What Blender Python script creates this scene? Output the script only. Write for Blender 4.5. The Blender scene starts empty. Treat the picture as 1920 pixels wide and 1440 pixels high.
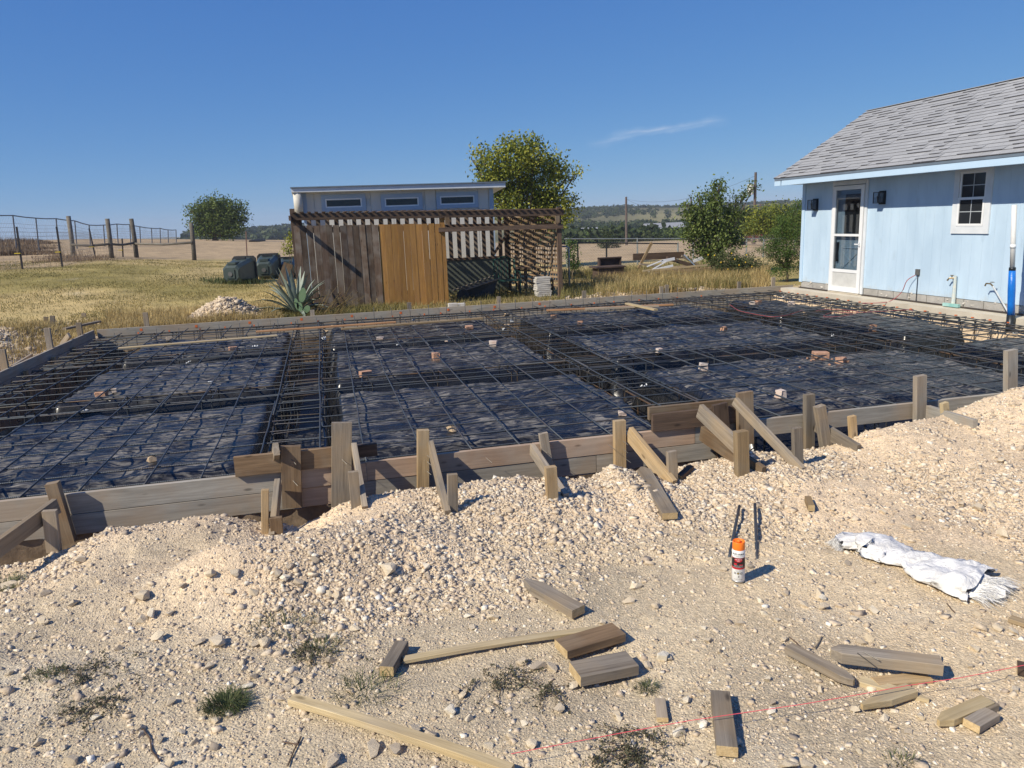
import bpy, math, random
import numpy as np
from mathutils import Vector, Matrix

# ------------------------------------------------------------------ camera
C = bpy.context.scene.collection
scene = bpy.context.scene
FPX = 1425.486
P_, R_, W_ = 0.211790, 0.038966, 0.232489
H = 1.65
fw = np.array([math.sin(W_)*math.cos(P_), math.cos(W_)*math.cos(P_), -math.sin(P_)])
r0 = np.array([math.cos(W_), -math.sin(W_), 0.0]); d0 = np.cross(fw, r0)
rt = math.cos(R_)*r0 + math.sin(R_)*d0
dn = -math.sin(R_)*r0 + math.cos(R_)*d0
CP = np.array([0, 0, H])
cam = bpy.data.cameras.new('camera'); camo = bpy.data.objects.new('camera', cam); C.objects.link(camo)
camo.matrix_world = Matrix(((rt[0], -dn[0], -fw[0], 0), (rt[1], -dn[1], -fw[1], 0), (rt[2], -dn[2], -fw[2], H), (0, 0, 0, 1)))
cam.sensor_width = 36; cam.lens = 36*FPX/1920; cam.clip_start = 0.05; cam.clip_end = 6000
scene.camera = camo

# ------------------------------------------------------------------ sky and sun
SUN_EL = math.radians(40.5)
sx, sy = -0.920, -0.392
w = bpy.data.worlds.new('World'); scene.world = w; w.use_nodes = True
nt = w.node_tree; nt.nodes.clear()
sky = nt.nodes.new('ShaderNodeTexSky'); sky.sky_type = 'NISHITA'; sky.sun_disc = False
sky.sun_elevation = SUN_EL; sky.sun_rotation = math.atan2(sx, sy)
sky.altitude = 200; sky.air_density = 0.7; sky.dust_density = 0.0; sky.ozone_density = 8.0
bg = nt.nodes.new('ShaderNodeBackground'); bg.inputs[1].default_value = 0.1
wo = nt.nodes.new('ShaderNodeOutputWorld')
# the clear deep blue of the photograph's sky: one grade over the whole dome
sep = nt.nodes.new('ShaderNodeSeparateColor'); com = nt.nodes.new('ShaderNodeCombineColor'); nt.links.new(sky.outputs[0], sep.inputs[0])
for i, (g_, k_) in enumerate(((.80, .70), (.60, 1.24), (.30, 3.0))):
    pw = nt.nodes.new('ShaderNodeMath'); pw.operation = 'POWER'; pw.inputs[1].default_value = g_; mu = nt.nodes.new('ShaderNodeMath'); mu.operation = 'MULTIPLY'; mu.inputs[1].default_value = k_
    nt.links.new(sep.outputs[i], pw.inputs[0]); nt.links.new(pw.outputs[0], mu.inputs[0]); nt.links.new(mu.outputs[0], com.inputs[i])
# thin streak of high cloud low over the hill
def udir(px, py):
    d = rt*((px-960)/FPX) + dn*((py-720)/FPX) + fw; return d/np.linalg.norm(d)
c1, c2 = udir(1095, 268), udir(1372, 222); cc_ = (c1+c2)/np.linalg.norm(c1+c2); ca_ = c2-c1; chalf = np.linalg.norm(ca_)/2; ca_ /= np.linalg.norm(ca_); cb_ = np.cross(cc_, ca_)
tcw = nt.nodes.new('ShaderNodeTexCoord')
def wdot(v_):
    n = nt.nodes.new('ShaderNodeVectorMath'); n.operation = 'DOT_PRODUCT'; n.inputs[1].default_value = tuple(v_); nt.links.new(tcw.outputs['Generated'], n.inputs[0]); return n.outputs['Value']
def wmath(op, a, b=None, clamp=False):
    n = nt.nodes.new('ShaderNodeMath'); n.operation = op; n.use_clamp = clamp
    for i, v_ in enumerate((a, b)):
        if v_ is None: continue
        if isinstance(v_, float): n.inputs[i].default_value = v_
        else: nt.links.new(v_, n.inputs[i])
    return n.outputs[0]
nz = nt.nodes.new('ShaderNodeTexNoise'); nz.inputs['Scale'].default_value = 26; nz.inputs['Detail'].default_value = 5; nt.links.new(tcw.outputs['Generated'], nz.inputs['Vector'])
nz2 = nt.nodes.new('ShaderNodeTexNoise'); nz2.inputs['Scale'].default_value = 1; nz2.inputs['Detail'].default_value = 6; cx_ = nt.nodes.new('ShaderNodeCombineXYZ'); nt.links.new(wmath('MULTIPLY', wdot(ca_), 22.0), cx_.inputs[0]); nt.links.new(wmath('MULTIPLY', wdot(cb_), 260.0), cx_.inputs[1]); nt.links.new(cx_.outputs[0], nz2.inputs['Vector'])
al = wmath('SUBTRACT', 1.0, wmath('POWER', wmath('ABSOLUTE', wmath('DIVIDE', wdot(ca_), float(chalf))), 2.0), True)
ac_ = wmath('ADD', wdot(cb_), wmath('MULTIPLY', wmath('SUBTRACT', nz.outputs['Fac'], 0.5), 0.022)); wdt = wmath('SUBTRACT', 1.0, wmath('DIVIDE', wmath('ABSOLUTE', ac_), 0.0075), True)
front = wmath('GREATER_THAN', wdot(cc_), 0.5); mk = wmath('MULTIPLY', wmath('MULTIPLY', al, wdt), wmath('MULTIPLY', front, wmath('MULTIPLY', wmath('POWER', nz2.outputs['Fac'], 2.2), 1.15)))
mxw = nt.nodes.new('ShaderNodeMix'); mxw.data_type = 'RGBA'; mxw.inputs[7].default_value = (5.6, 6.2, 7.2, 1)
nt.links.new(mk, mxw.inputs[0]); nt.links.new(com.outputs[0], mxw.inputs[6]); nt.links.new(mxw.outputs[2], bg.inputs[0])
nt.links.new(bg.outputs[0], wo.inputs[0])
sun = bpy.data.lights.new('sun', 'SUN'); sun.energy = 4.7; sun.angle = math.radians(0.53); sun.color = (1, 0.915, 0.755)
suno = bpy.data.objects.new('sun', sun); C.objects.link(suno)
sd = Vector((sx*math.cos(SUN_EL), sy*math.cos(SUN_EL), math.sin(SUN_EL)))
suno.rotation_euler = sd.to_track_quat('Z', 'Y').to_euler(); suno.location = (-20, -10, 20)
scene.view_settings.view_transform = 'Standard'; scene.view_settings.look = 'None'
scene.view_settings.exposure = 0.25; scene.view_settings.gamma = 1.0
scene.view_settings.use_curve_mapping = False
scene.cycles.max_bounces = 6; scene.cycles.transparent_max_bounces = 24

rnd = random.Random(11); rg = np.random.default_rng(5)

# pixel of the photograph -> point on a plane of the place
def ray(px, py):
    return rt*((px-960)/FPX) + dn*((py-720)/FPX) + fw
def AZ(px, py, z=0.0):
    d = ray(px, py); return Vector(CP + d*((z-H)/d[2]))
def AX(px, py, x):
    d = ray(px, py); return Vector(CP + d*(x/d[0]))
def AY(px, py, y):
    d = ray(px, py); return Vector(CP + d*(y/d[1]))

# ------------------------------------------------------------------ object helpers
WM = {}
def wm(o): return WM.get(o.name, Matrix.Identity(4))
def link(o, parent=None, M=None):
    C.objects.link(o)
    M = M or Matrix.Identity(4)
    WM[o.name] = M.copy()
    if parent is not None:
        o.parent = parent; o.matrix_basis = wm(parent).inverted() @ M
    else:
        o.matrix_basis = M
    return o
def tag(o, label=None, cat=None, group=None, kind=None):
    if label: o['label'] = label
    if cat: o['category'] = cat
    if group: o['group'] = group
    if kind: o['kind'] = kind
    return o
def empty(name, loc, label, cat, group=None):
    o = bpy.data.objects.new(name, None); o.empty_display_size = 0.2
    link(o, None, Matrix.Translation(Vector(loc))); return tag(o, label, cat, group)
def mesh(name, v, f, m=None, smooth=False):
    me = bpy.data.meshes.new(name); me.from_pydata([tuple(p) for p in v], [], f)
    if m: me.materials.append(m)
    if smooth: me.polygons.foreach_set('use_smooth', [True]*len(me.polygons))
    me.update(); return me
def npmesh(name, V, F, m=None, smooth=False, tone=None):
    """V (n,3), F (k,3 or 4) arrays -> mesh, fast; tone = per vertex float attribute"""
    me = bpy.data.meshes.new(name); V = np.ascontiguousarray(V, np.float32); F = np.ascontiguousarray(F, np.int32)
    k = F.shape[1]
    me.vertices.add(len(V)); me.vertices.foreach_set('co', V.ravel())
    me.loops.add(F.size); me.loops.foreach_set('vertex_index', F.ravel())
    me.polygons.add(len(F)); me.polygons.foreach_set('loop_start', np.arange(0, F.size, k, dtype=np.int32))
    try: me.polygons.foreach_set('loop_total', np.full(len(F), k, dtype=np.int32))
    except Exception: pass
    if smooth: me.polygons.foreach_set('use_smooth', np.ones(len(F), dtype=bool))
    if m: me.materials.append(m)
    if tone is not None:
        a = me.attributes.new('tone', 'FLOAT', 'POINT'); a.data.foreach_set('value', np.ascontiguousarray(tone, np.float32))
    me.update(calc_edges=True); return me
def obj(name, me, parent=None, M=None):
    return link(bpy.data.objects.new(name, me), parent, M)

BOXF = [(0, 3, 2, 1), (4, 5, 6, 7), (0, 1, 5, 4), (1, 2, 6, 5), (2, 3, 7, 6), (3, 0, 4, 7)]
class MB:
    def __init__(s): s.v = []; s.f = []
    def add(s, v, f):
        n = len(s.v); s.v += [tuple(p) for p in v]; s.f += [tuple(i+n for i in q) for q in f]; return s
    def box(s, x0, x1, y0, y1, z0, z1):
        return s.add([(x0, y0, z0), (x1, y0, z0), (x1, y1, z0), (x0, y1, z0), (x0, y0, z1), (x1, y0, z1), (x1, y1, z1), (x0, y1, z1)], BOXF)
    def bar(s, a, b, wd, th, up=(0, 0, 1)):
        M = frame(a, b, up); L = (Vector(b)-Vector(a)).length
        v = [M @ Vector(p) for p in [(0, -wd/2, -th/2), (L, -wd/2, -th/2), (L, wd/2, -th/2), (0, wd/2, -th/2), (0, -wd/2, th/2), (L, -wd/2, th/2), (L, wd/2, th/2), (0, wd/2, th/2)]]
        return s.add(v, BOXF)
    def tube(s, pts, r, n=6, cap=True):
        pts = [Vector(p) for p in pts]; rr = r if isinstance(r, (list, tuple)) else [r]*len(pts)
        rings = []; base = len(s.v)
        for i, p in enumerate(pts):
            t = (pts[min(i+1, len(pts)-1)] - pts[max(i-1, 0)])
            if t.length < 1e-9: t = Vector((0, 0, 1))
            t.normalize(); u = Vector((0, 0, 1)) if abs(t.z) < 0.9 else Vector((1, 0, 0))
            a = t.cross(u).normalized(); b = t.cross(a).normalized()
            for k in range(n):
                an = 2*math.pi*k/n; s.v.append(tuple(p + a*math.cos(an)*rr[i] + b*math.sin(an)*rr[i]))
        for i in range(len(pts)-1):
            for k in range(n):
                k2 = (k+1) % n; s.f.append((base+i*n+k, base+(i+1)*n+k, base+(i+1)*n+k2, base+i*n+k2))
        if cap:
            s.f.append(tuple(base+k for k in range(n))); s.f.append(tuple(base+(len(pts)-1)*n+k for k in reversed(range(n))))
        return s
    def quad(s, *p): return s.add(p, [tuple(range(len(p)))])
    def build(s, name, m, parent=None, M=None, smooth=False):
        """world coordinates when M is None and the parent has a translation"""
        me = mesh(name, s.v, s.f, m, smooth)
        return obj(name, me, parent, M)
def frame(a, b, up=(0, 0, 1)):
    a = Vector(a); b = Vector(b); x = (b-a).normalized(); u = Vector(up)
    y = u.cross(x)
    if y.length < 1e-4: y = Vector((0, 1, 0)).cross(x)
    y.normalize(); z = x.cross(y).normalized()
    return Matrix(((x.x, y.x, z.x, a.x), (x.y, y.y, z.y, a.y), (x.z, y.z, z.z, a.z), (0, 0, 0, 1)))
def plank_mesh(L, wd, th, m, c=0.0018, point=0, warp=0.0, seg=1, skew=0.0, end=None):
    """sawn timber along local x, 8-sided section with broken edges; point>0 sharpens the far end"""
    w2, t2 = wd/2, th/2; c = min(c, w2*0.3, t2*0.3)
    sec = [(-w2, -t2+c), (-w2+c, -t2), (w2-c, -t2), (w2, -t2+c), (w2, t2-c), (w2-c, t2), (-w2+c, t2), (-w2, t2-c)]
    st = [(L*i/seg, 1.0) for i in range(seg+1)]
    if point > 0: st = [(L*i/seg*(L-point)/L, 1.0) for i in range(seg+1)] + [(L, 0.22)]
    v = []; f = []
    for x, s in st:
        b = warp*math.sin(math.pi*x/L)
        for q in sec: v.append((x + (skew*q[0] if x > L*0.5 else 0), q[0]*s, q[1]*(1 if s == 1 else 0.8) + b))
    for i in range(len(st)-1):
        for k in range(8):
            k2 = (k+1) % 8; f.append((i*8+k, i*8+k2, (i+1)*8+k2, (i+1)*8+k))
    f.append(tuple(reversed(range(8)))); n = (len(st)-1)*8; f.append(tuple(n+k for k in range(8)))
    me = mesh('timber', v, f, m)
    if end: me.materials.append(end); me.polygons[-1].material_index = 1; me.polygons[-2].material_index = 1
    return me
def plank(name, a, b, wd, th, m, parent=None, up=(0, 0, 1), **k):
    a = Vector(a); b = Vector(b)
    me = plank_mesh((b-a).length, wd, th, m, **k); me.name = name
    return obj(name, me, parent, frame(a, b, up))
def S(t): t = np.clip(t, 0, 1); return t*t*(3-2*t)
def lat(ix, iy, seed):
    h = (ix.astype(np.int64)*374761393 + iy.astype(np.int64)*668265263 + seed*974711) & 0x7fffffff
    h = (h ^ (h >> 13))*1274126177 & 0x7fffffff; h = h ^ (h >> 16)
    return (h & 0xffff)/65535.0
def vn(x, y, s, seed=0):
    x = np.asarray(x, float)/s; y = np.asarray(y, float)/s; ix = np.floor(x); iy = np.floor(y); fx = x-ix; fy = y-iy
    fx = fx*fx*(3-2*fx); fy = fy*fy*(3-2*fy)
    a = lat(ix, iy, seed); b = lat(ix+1, iy, seed); c = lat(ix, iy+1, seed); d = lat(ix+1, iy+1, seed)
    return (a*(1-fx)+b*fx)*(1-fy) + (c*(1-fx)+d*fx)*fy - 0.5
def fbm(x, y, s, o=4, seed=0):
    r = 0; am = 1
    for i in range(o): r = r + am*vn(x+i*13.7, y-i*7.1, s/2**i, seed+i); am *= 0.5
    return r

# ------------------------------------------------------------------ materials
def node(nt, t, **k):
    n = nt.nodes.new(t)
    for a, b in k.items():
        if a.startswith('i_'): n.inputs[int(a[2:])].default_value = b
        else: setattr(n, a, b)
    return n
def base_mat(name, rough=0.8, spec=0.5, metal=0.0):
    m = bpy.data.materials.new(name); m.use_nodes = True; nt = m.node_tree
    b = nt.nodes['Principled BSDF']; b.inputs['Roughness'].default_value = rough
    b.inputs['Specular IOR Level'].default_value = spec; b.inputs['Metallic'].default_value = metal
    return m, nt, b
def ramp(nt, src, stops):
    r = nt.nodes.new('ShaderNodeValToRGB'); e = r.color_ramp.elements
    while len(e) < len(stops): e.new(0.5)
    for i, (p, c) in enumerate(stops): e[i].position = p; e[i].color = (*c, 1) if len(c) == 3 else c
    nt.links.new(src, r.inputs[0]); return r.outputs[0]
def coords(nt, scale=(1, 1, 1), rand=0.0, kind='Object'):
    tc = nt.nodes.new('ShaderNodeTexCoord'); mp = nt.nodes.new('ShaderNodeMapping'); mp.inputs['Scale'].default_value = scale
    nt.links.new(tc.outputs[kind], mp.inputs[0])
    if rand:
        oi = nt.nodes.new('ShaderNodeObjectInfo'); mu = node(nt, 'ShaderNodeMath', operation='MULTIPLY'); mu.inputs[1].default_value = rand
        nt.links.new(oi.outputs['Random'], mu.inputs[0]); nt.links.new(mu.outputs[0], mp.inputs['Location'])
    return mp.outputs[0]
def noise(nt, vec, sc, det=4, rough=0.55, dist=0.0):
    n = nt.nodes.new('ShaderNodeTexNoise'); n.inputs['Scale'].default_value = sc; n.inputs['Detail'].default_value = det
    n.inputs['Roughness'].default_value = rough; n.inputs['Distortion'].default_value = dist
    nt.links.new(vec, n.inputs['Vector']); return n.outputs['Fac']
def mix(nt, f, a, b, mode='MIX'):
    n = nt.nodes.new('ShaderNodeMix'); n.data_type = 'RGBA'; n.blend_type = mode
    for i, v in ((0, f), (6, a), (7, b)):
        if hasattr(v, 'links') or isinstance(v, bpy.types.NodeSocket): nt.links.new(v, n.inputs[i])
        elif i == 0: n.inputs[0].default_value = v
        else: n.inputs[i].default_value = (*v, 1)
    return n.outputs[2]
def bump(nt, b, h, st=0.3, d=0.01):
    n = nt.nodes.new('ShaderNodeBump'); n.inputs['Strength'].default_value = st; n.inputs['Distance'].default_value = d
    nt.links.new(h, n.inputs['Height']); nt.links.new(n.outputs[0], b.inputs['Normal']); return n
def plain(name, c1, c2=None, sc=6, rough=0.7, bst=0.0, bsc=40, metal=0.0, spec=0.4, det=5, rand=7.0, spread=(0.3, 0.7)):
    m, nt, b = base_mat(name, rough, spec, metal); v = coords(nt, rand=rand)
    c2 = c2 or tuple(x*0.8 for x in c1)
    nt.links.new(ramp(nt, noise(nt, v, sc, det), [(spread[0], c2), (spread[1], c1)]), b.inputs['Base Color'])
    if bst: bump(nt, b, noise(nt, v, bsc, 4), bst, 0.01)
    return m
def wood(name, light, dark, grain=1.0, tint=None, tintamt=0.0, rough=0.8, bst=0.35, vari=0.35, knots=True):
    m, nt, b = base_mat(name, rough, 0.25)
    v = coords(nt, (1.6, 26*grain, 26*grain), 17.0); v2 = coords(nt, (1, 1, 1), 9.0); v3 = coords(nt, (4.0, 130*grain, 130*grain), 23.0)
    g = noise(nt, v, 1.0, 6, 0.65, 0.6); g3 = noise(nt, v3, 1.0, 3, 0.6)
    col = ramp(nt, g, [(0.28, dark), (0.5, tuple((a+c)/2 for a, c in zip(light, dark))), (0.72, light)])
    col = mix(nt, 0.45, col, ramp(nt, g3, [(0.3, (0.45, 0.45, 0.45)), (0.7, (1.15, 1.15, 1.15))]), 'MULTIPLY')
    if tint: col = mix(nt, ramp(nt, noise(nt, v2, 3.0, 3), [(0.42, (0, 0, 0)), (0.62, (tintamt,)*3)]), col, tint)
    if knots:
        vo = nt.nodes.new('ShaderNodeTexVoronoi'); vo.inputs['Scale'].default_value = 1.0
        nt.links.new(coords(nt, (3.2, 9, 9), 31.0), vo.inputs['Vector'])
        col = mix(nt, ramp(nt, vo.outputs['Distance'], [(0.05, (0.75, 0.75, 0.75)), (0.12, (0, 0, 0))]), col, tuple(x*0.35 for x in dark))
    oi = nt.nodes.new('ShaderNodeObjectInfo'); mr = nt.nodes.new('ShaderNodeMapRange'); mr.inputs['To Min'].default_value = 1-vari; mr.inputs['To Max'].default_value = 1+vari*0.55
    nt.links.new(oi.outputs['Random'], mr.inputs[0]); hs = nt.nodes.new('ShaderNodeHueSaturation')
    nt.links.new(col, hs.inputs['Color']); nt.links.new(mr.outputs[0], hs.inputs['Value'])
    nt.links.new(hs.outputs[0], b.inputs['Base Color'])
    bump(nt, b, g3, bst, 0.004); return m
def tone_mat(name, stops, rough=0.9, nsc=20, nam=0.25, bst=0.3, bsc=60, transl=0.0, spec=0.2):
    """colour from the per-vertex tone attribute"""
    m, nt, b = base_mat(name, rough, spec)
    at = node(nt, 'ShaderNodeAttribute', attribute_name='tone'); v = coords(nt)
    col = ramp(nt, at.outputs['Fac'], stops)
    if nam: col = mix(nt, nam, col, ramp(nt, noise(nt, v, nsc, 4), [(0.3, (0.35, 0.35, 0.35)), (0.7, (1.25, 1.25, 1.25))]), 'MULTIPLY')
    nt.links.new(col, b.inputs['Base Color'])
    if bst: bump(nt, b, noise(nt, v, bsc, 4), bst, 0.01)
    if transl:
        t = nt.nodes.new('ShaderNodeBsdfTranslucent'); ms = nt.nodes.new('ShaderNodeMixShader'); ms.inputs[0].default_value = transl
        nt.links.new(col, t.inputs[0]); nt.links.new(b.outputs[0], ms.inputs[1]); nt.links.new(t.outputs[0], ms.inputs[2])
        nt.links.new(ms.outputs[0], nt.nodes['Material Output'].inputs[0])
    return m

M_grey = wood('weathered grey timber', (0.40, 0.345, 0.275), (0.16, 0.13, 0.10), 1.0, (0.40, 0.29, 0.17), 0.45)
M_greyb = wood('grey form board', (0.44, 0.405, 0.345), (0.27, 0.245, 0.205), 0.6, (0.38, 0.28, 0.19), 0.5, bst=0.15, vari=0.14)
M_red = wood('reddish form board', (0.54, 0.38, 0.265), (0.36, 0.24, 0.16), 0.6, (0.42, 0.35, 0.28), 0.5, bst=0.15, vari=0.12)
M_tan = wood('tan lumber', (0.52, 0.37, 0.20), (0.30, 0.20, 0.10), 0.8, (0.35, 0.30, 0.22), 0.4)
M_brown = wood('brown stained lumber', (0.33, 0.22, 0.125), (0.15, 0.095, 0.055), 0.8, (0.3, 0.27, 0.21), 0.4)
M_pale = wood('pale fresh lumber', (0.62, 0.50, 0.30), (0.42, 0.31, 0.16), 0.7, (0.35, 0.31, 0.26), 0.25, vari=0.15)
M_dark = wood('dark aged timber', (0.17, 0.115, 0.08), (0.07, 0.048, 0.036), 0.8)
M_picket = wood('grey brown picket', (0.20, 0.135, 0.09), (0.075, 0.048, 0.034), 0.9, (0.24, 0.21, 0.175), 0.6, vari=0.5)
M_gold = wood('golden new picket', (0.47, 0.255, 0.075), (0.26, 0.13, 0.038), 0.8, (0.30, 0.16, 0.06), 0.6, vari=0.3)
M_post = wood('round fence post', (0.24, 0.22, 0.18), (0.11, 0.095, 0.08), 0.5)
M_orange_wood = wood('orange stained board', (0.50, 0.28, 0.14), (0.33, 0.17, 0.08), 0.6, vari=0.1)

M_end = wood('sawn end grain', (0.66, 0.50, 0.28), (0.44, 0.31, 0.15), 1.0, vari=0.1, knots=False)
def rebar_mat(name, c, rust, amt):
    m, nt, b = base_mat(name, 0.5, 0.5, 0.35)
    v = coords(nt, (1, 1, 1), 5.0)
    col = mix(nt, ramp(nt, noise(nt, v, 2.2, 3), [(0.5, (0, 0, 0)), (0.66, (amt,)*3)]), c, rust)
    nt.links.new(col, b.inputs['Base Color'])
    wv = nt.nodes.new('ShaderNodeTexWave'); wv.inputs['Scale'].default_value = 26; wv.inputs['Distortion'].default_value = 0
    nt.links.new(coords(nt, (1, 1, 1)), wv.inputs['Vector']); bump(nt, b, wv.outputs['Fac'], 0.5, 0.003); return m
M_bar = rebar_mat('blue black rebar steel', (0.065, 0.075, 0.086), (0.17, 0.09, 0.045), 0.25)
M_bar2 = rebar_mat('rusting rebar steel', (0.055, 0.05, 0.042), (0.20, 0.105, 0.045), 0.55)

# black plastic vapour barrier, dusty
M_poly, nt, b = base_mat('black vapour barrier', 0.36, 0.5)
v = coords(nt)
dust = ramp(nt, noise(nt, v, 2.6, 7, 0.62, 0.6), [(0.36, (0.05, 0.05, 0.05)), (0.60, (1, 1, 1))])
dust2 = ramp(nt, noise(nt, coords(nt, (0.75, 2.4, 1.0)), 3.8, 6, 0.60, 3.2), [(0.46, (0.02, 0.02, 0.02)), (0.58, (1, 1, 1))])
gm = nt.nodes.new('ShaderNodeNewGeometry'); sxyz = nt.nodes.new('ShaderNodeSeparateXYZ'); nt.links.new(gm.outputs['True Normal'], sxyz.inputs[0])
lvl = ramp(nt, sxyz.outputs['Z'], [(0.72, (0.06, 0.06, 0.06)), (0.97, (1, 1, 1))])   # dust has settled only where the sheet lies flat
dm = mix(nt, 1.0, mix(nt, 1.0, dust, dust2, 'MULTIPLY'), lvl, 'MULTIPLY')
nt.links.new(mix(nt, dm, (0.010, 0.0105, 0.0125), (0.215, 0.20, 0.18)), b.inputs['Base Color'])
nt.links.new(ramp(nt, dm, [(0.0, (0.27,)*3), (0.6, (0.75,)*3)]), b.inputs['Roughness'])
bn_ = bump(nt, b, noise(nt, coords(nt, (1, 2.4, 1)), 3.4, 4, 0.5, 2.4), 0.6, 0.05); bs_ = node(nt, 'ShaderNodeMath', operation='MULTIPLY'); bs_.inputs[1].default_value = .65; nt.links.new(lvl, bs_.inputs[0]); nt.links.new(bs_.outputs[0], bn_.inputs['Strength'])
M_polyw = plain('white underside of plastic', (0.75, 0.76, 0.76), (0.5, 0.52, 0.53), 8, 0.35, 0.3, 20)
# ------------------------------------------------------------------ the ground
RX = [-9, -1.95, -1.72, -1.45, -.83, -.68, -.52, -.32, -.18, -.03, .18, .47, .92, 1.3, 1.54, 1.74, 1.9, 2.11, 2.36, 2.54, 2.98, 3.43, 3.71, 4.09, 4.69, 5.14, 5.4, 5.8, 6.6, 9, 14]
RZ = [-.34, -.31, -.25, -.14, -.14, -.19, -.26, -.29, -.24, -.16, -.13, -.12, -.12, -.13, -.17, -.20, -.12, -.19, -.22, -.17, -.15, -.20, -.18, -.07, -.05, .06, .12, .18, .3, .2, 0]
TX = [-4, -2, -1, .7, 1.4, 2, 2.7, 3.6, 5, 7, 12]; TY = [3.9, 4.1, 4.35, 4.25, 3.9, 4.1, 3.75, 3.1, 2.5, 2.0, 1.5]
SL_X0, SL_X1, SL_Y0, SL_Y1 = -4.15, 9.62, 5.30, 15.10      # the slab pit
def near_z(x, y):
    r = np.interp(x, RX, RZ); toe = np.interp(x, TX, TY)
    z = -0.27 + 0.02*S((2.8-y)/2)
    z = z - .035*S((-x-1.35)/.5)*S((y-3.6)/.8); z = z + (r+0.0-z)*S((y-toe)/(4.88-toe))
    z = z + 0.25*np.exp(-(((x+0.2)/0.74)**2) - ((y-4.2)/0.33)**2)*(1+.25*fbm(x, y, .35, 2, 88)) + 0.06*np.exp(-((x+0.75)/0.35)**2 - ((y-4.2)/0.22)**2)
    z = z + 0.05*np.exp(-((x-1.2)/0.5)**2 - ((y-4.5)/0.2)**2)
    z = z + 0.035*fbm(x, y, 0.5, 3, 3) + 0.02*fbm(x, y, 0.12, 3, 9)*S((y-2.6)/1.5) + 0.008*fbm(x, y, 0.1, 3, 19)
    return z
def far_z(x, y):
    d = np.hypot(x, y); u = x/np.maximum(y, 1)
    z = -0.15 + 0*x
    a1 = np.interp(u, [-.6, -.25, -.07, .02], [0.95, .85, .33, 0]); a2 = np.interp(u, [-.5, -.35, -.25, -.07, .1], [0.8, .85, .7, .35, .1])
    z = z + S((d-16)/17)*a1 + S((d-32)/45)*a2
    z = z - S((d-95)/80)*7*S((.25-u)/.2)
    z = z - 2.1*S((d-29)/80)*S((u-.1)/.2) - 2.0*S((d-112)/60)*S((u-.05)/.2)
    hc = np.interp(u, [-.3, -.12, -.06, .05, .2, .32, .4, .5, .62, .9, 1.5], [-4, -3, -1.2, 1.0, 4.8, 6.6, 7.2, 5.6, 6.4, 8, 8])
    k = S((d-230)/400); z = z*(1-k) + (hc + 2.2*fbm(x, y, 140, 3, 4)*S((u-.05)/.2))*k
    z = z - S((d-760)/900)*12
    n = 0.05*fbm(x, y, 2.5, 3, 21)*S((y-15.5)/3)*np.clip(30/np.maximum(d, 1), .3, 1)
    return z + n
def ground_z(x, y):
    x = np.asarray(x, float); y = np.asarray(y, float)
    zn = near_z(x, np.minimum(y, 5.0)); zf = far_z(x, y)
    t = S((y-6)/7)
    z = np.where(y < 5.0, zn, zn*(1-t)+(zf)*t); z = np.where(x > SL_X1-.3, z*(1-S((y-4.9)/.6))-.2*S((y-4.9)/.6)+(z+.2)*S((y-15)/2), z)
    gap = S((y-4.98)/0.24)*S((x-SL_X0+0.1)/0.2)*S((SL_X1+3-x)/1.0)*(y < 5.32)
    z = z*(1-gap) - 0.62*gap
    # rough lumps outside the left form
    lx = S((-x-4.3)/0.4)*S((y-6)/2)*S((17.5-y)/2)*S((x+8.5)/1.5)
    z = z + lx*(0.16*fbm(x, y, 0.9, 4, 31)-0.08) - 0.35*np.exp(-((x+4.75)/0.3)**2)*S((y-8)/2)*S((15-y)/2)
    # gravel heaps beyond the far and left forms
    z = z + 0.45*np.exp(-(((x+2.05)/0.62)**2 + ((y-16.6)/0.55)**2)) + 0.34*np.exp(-(((x+5.7)/0.8)**2 + ((y-15.2)/1.1)**2))
    z = z + 0.12*np.exp(-(((x-6.2)/1.2)**2 + ((y-15.9)/0.4)**2)) + 0.10*np.exp(-(((x-8.2)/1.0)**2 + ((y-15.9)/0.4)**2))
    inside = (x > SL_X0) & (x < SL_X1) & (y > SL_Y0-.02) & (y < SL_Y1)
    pit = -0.95 + 0.05*fbm(x, y, 0.6, 3, 8)
    return np.where(inside, pit, z)
def gz(x, y): return float(ground_z(np.array([x]), np.array([y]))[0])

def spread(a, b, st, g, far):
    out = list(np.arange(a, b, st)); x = out[-1]; s = st
    while x < far: s *= g; x += s; out.append(x)
    return out
xs_r = spread(-3.2, 6.2, 0.02, 1.055, 3500); xs_l = []; x = -3.2; s = 0.02
while x > -2600: s *= 1.055; x -= s; xs_l.append(x)
xs = np.array(sorted(xs_l+xs_r+[SL_X0-.01, SL_X0+.01, SL_X1-.01, SL_X1+.01]))
ys = np.array(sorted(list(np.arange(-12, 1.2, 0.6)) + list(np.arange(1.2, 5.34, 0.02)) + list(np.arange(5.45, 15.0, 0.11)) + [15.09, 15.11] + spread(15.2, 19, 0.09, 1.045, 4000)))
XX, YY = np.meshgrid(xs, ys, indexing='ij'); ZZ = ground_z(XX, YY)
nx, ny = XX.shape; ii = np.arange(nx*ny).reshape(nx, ny)
F = np.stack([ii[:-1, :-1], ii[1:, :-1], ii[1:, 1:], ii[:-1, 1:]], -1).reshape(-1, 4)
me = npmesh('ground', np.stack([XX, YY, ZZ], -1).reshape(-1, 3), F, None, True)
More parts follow.
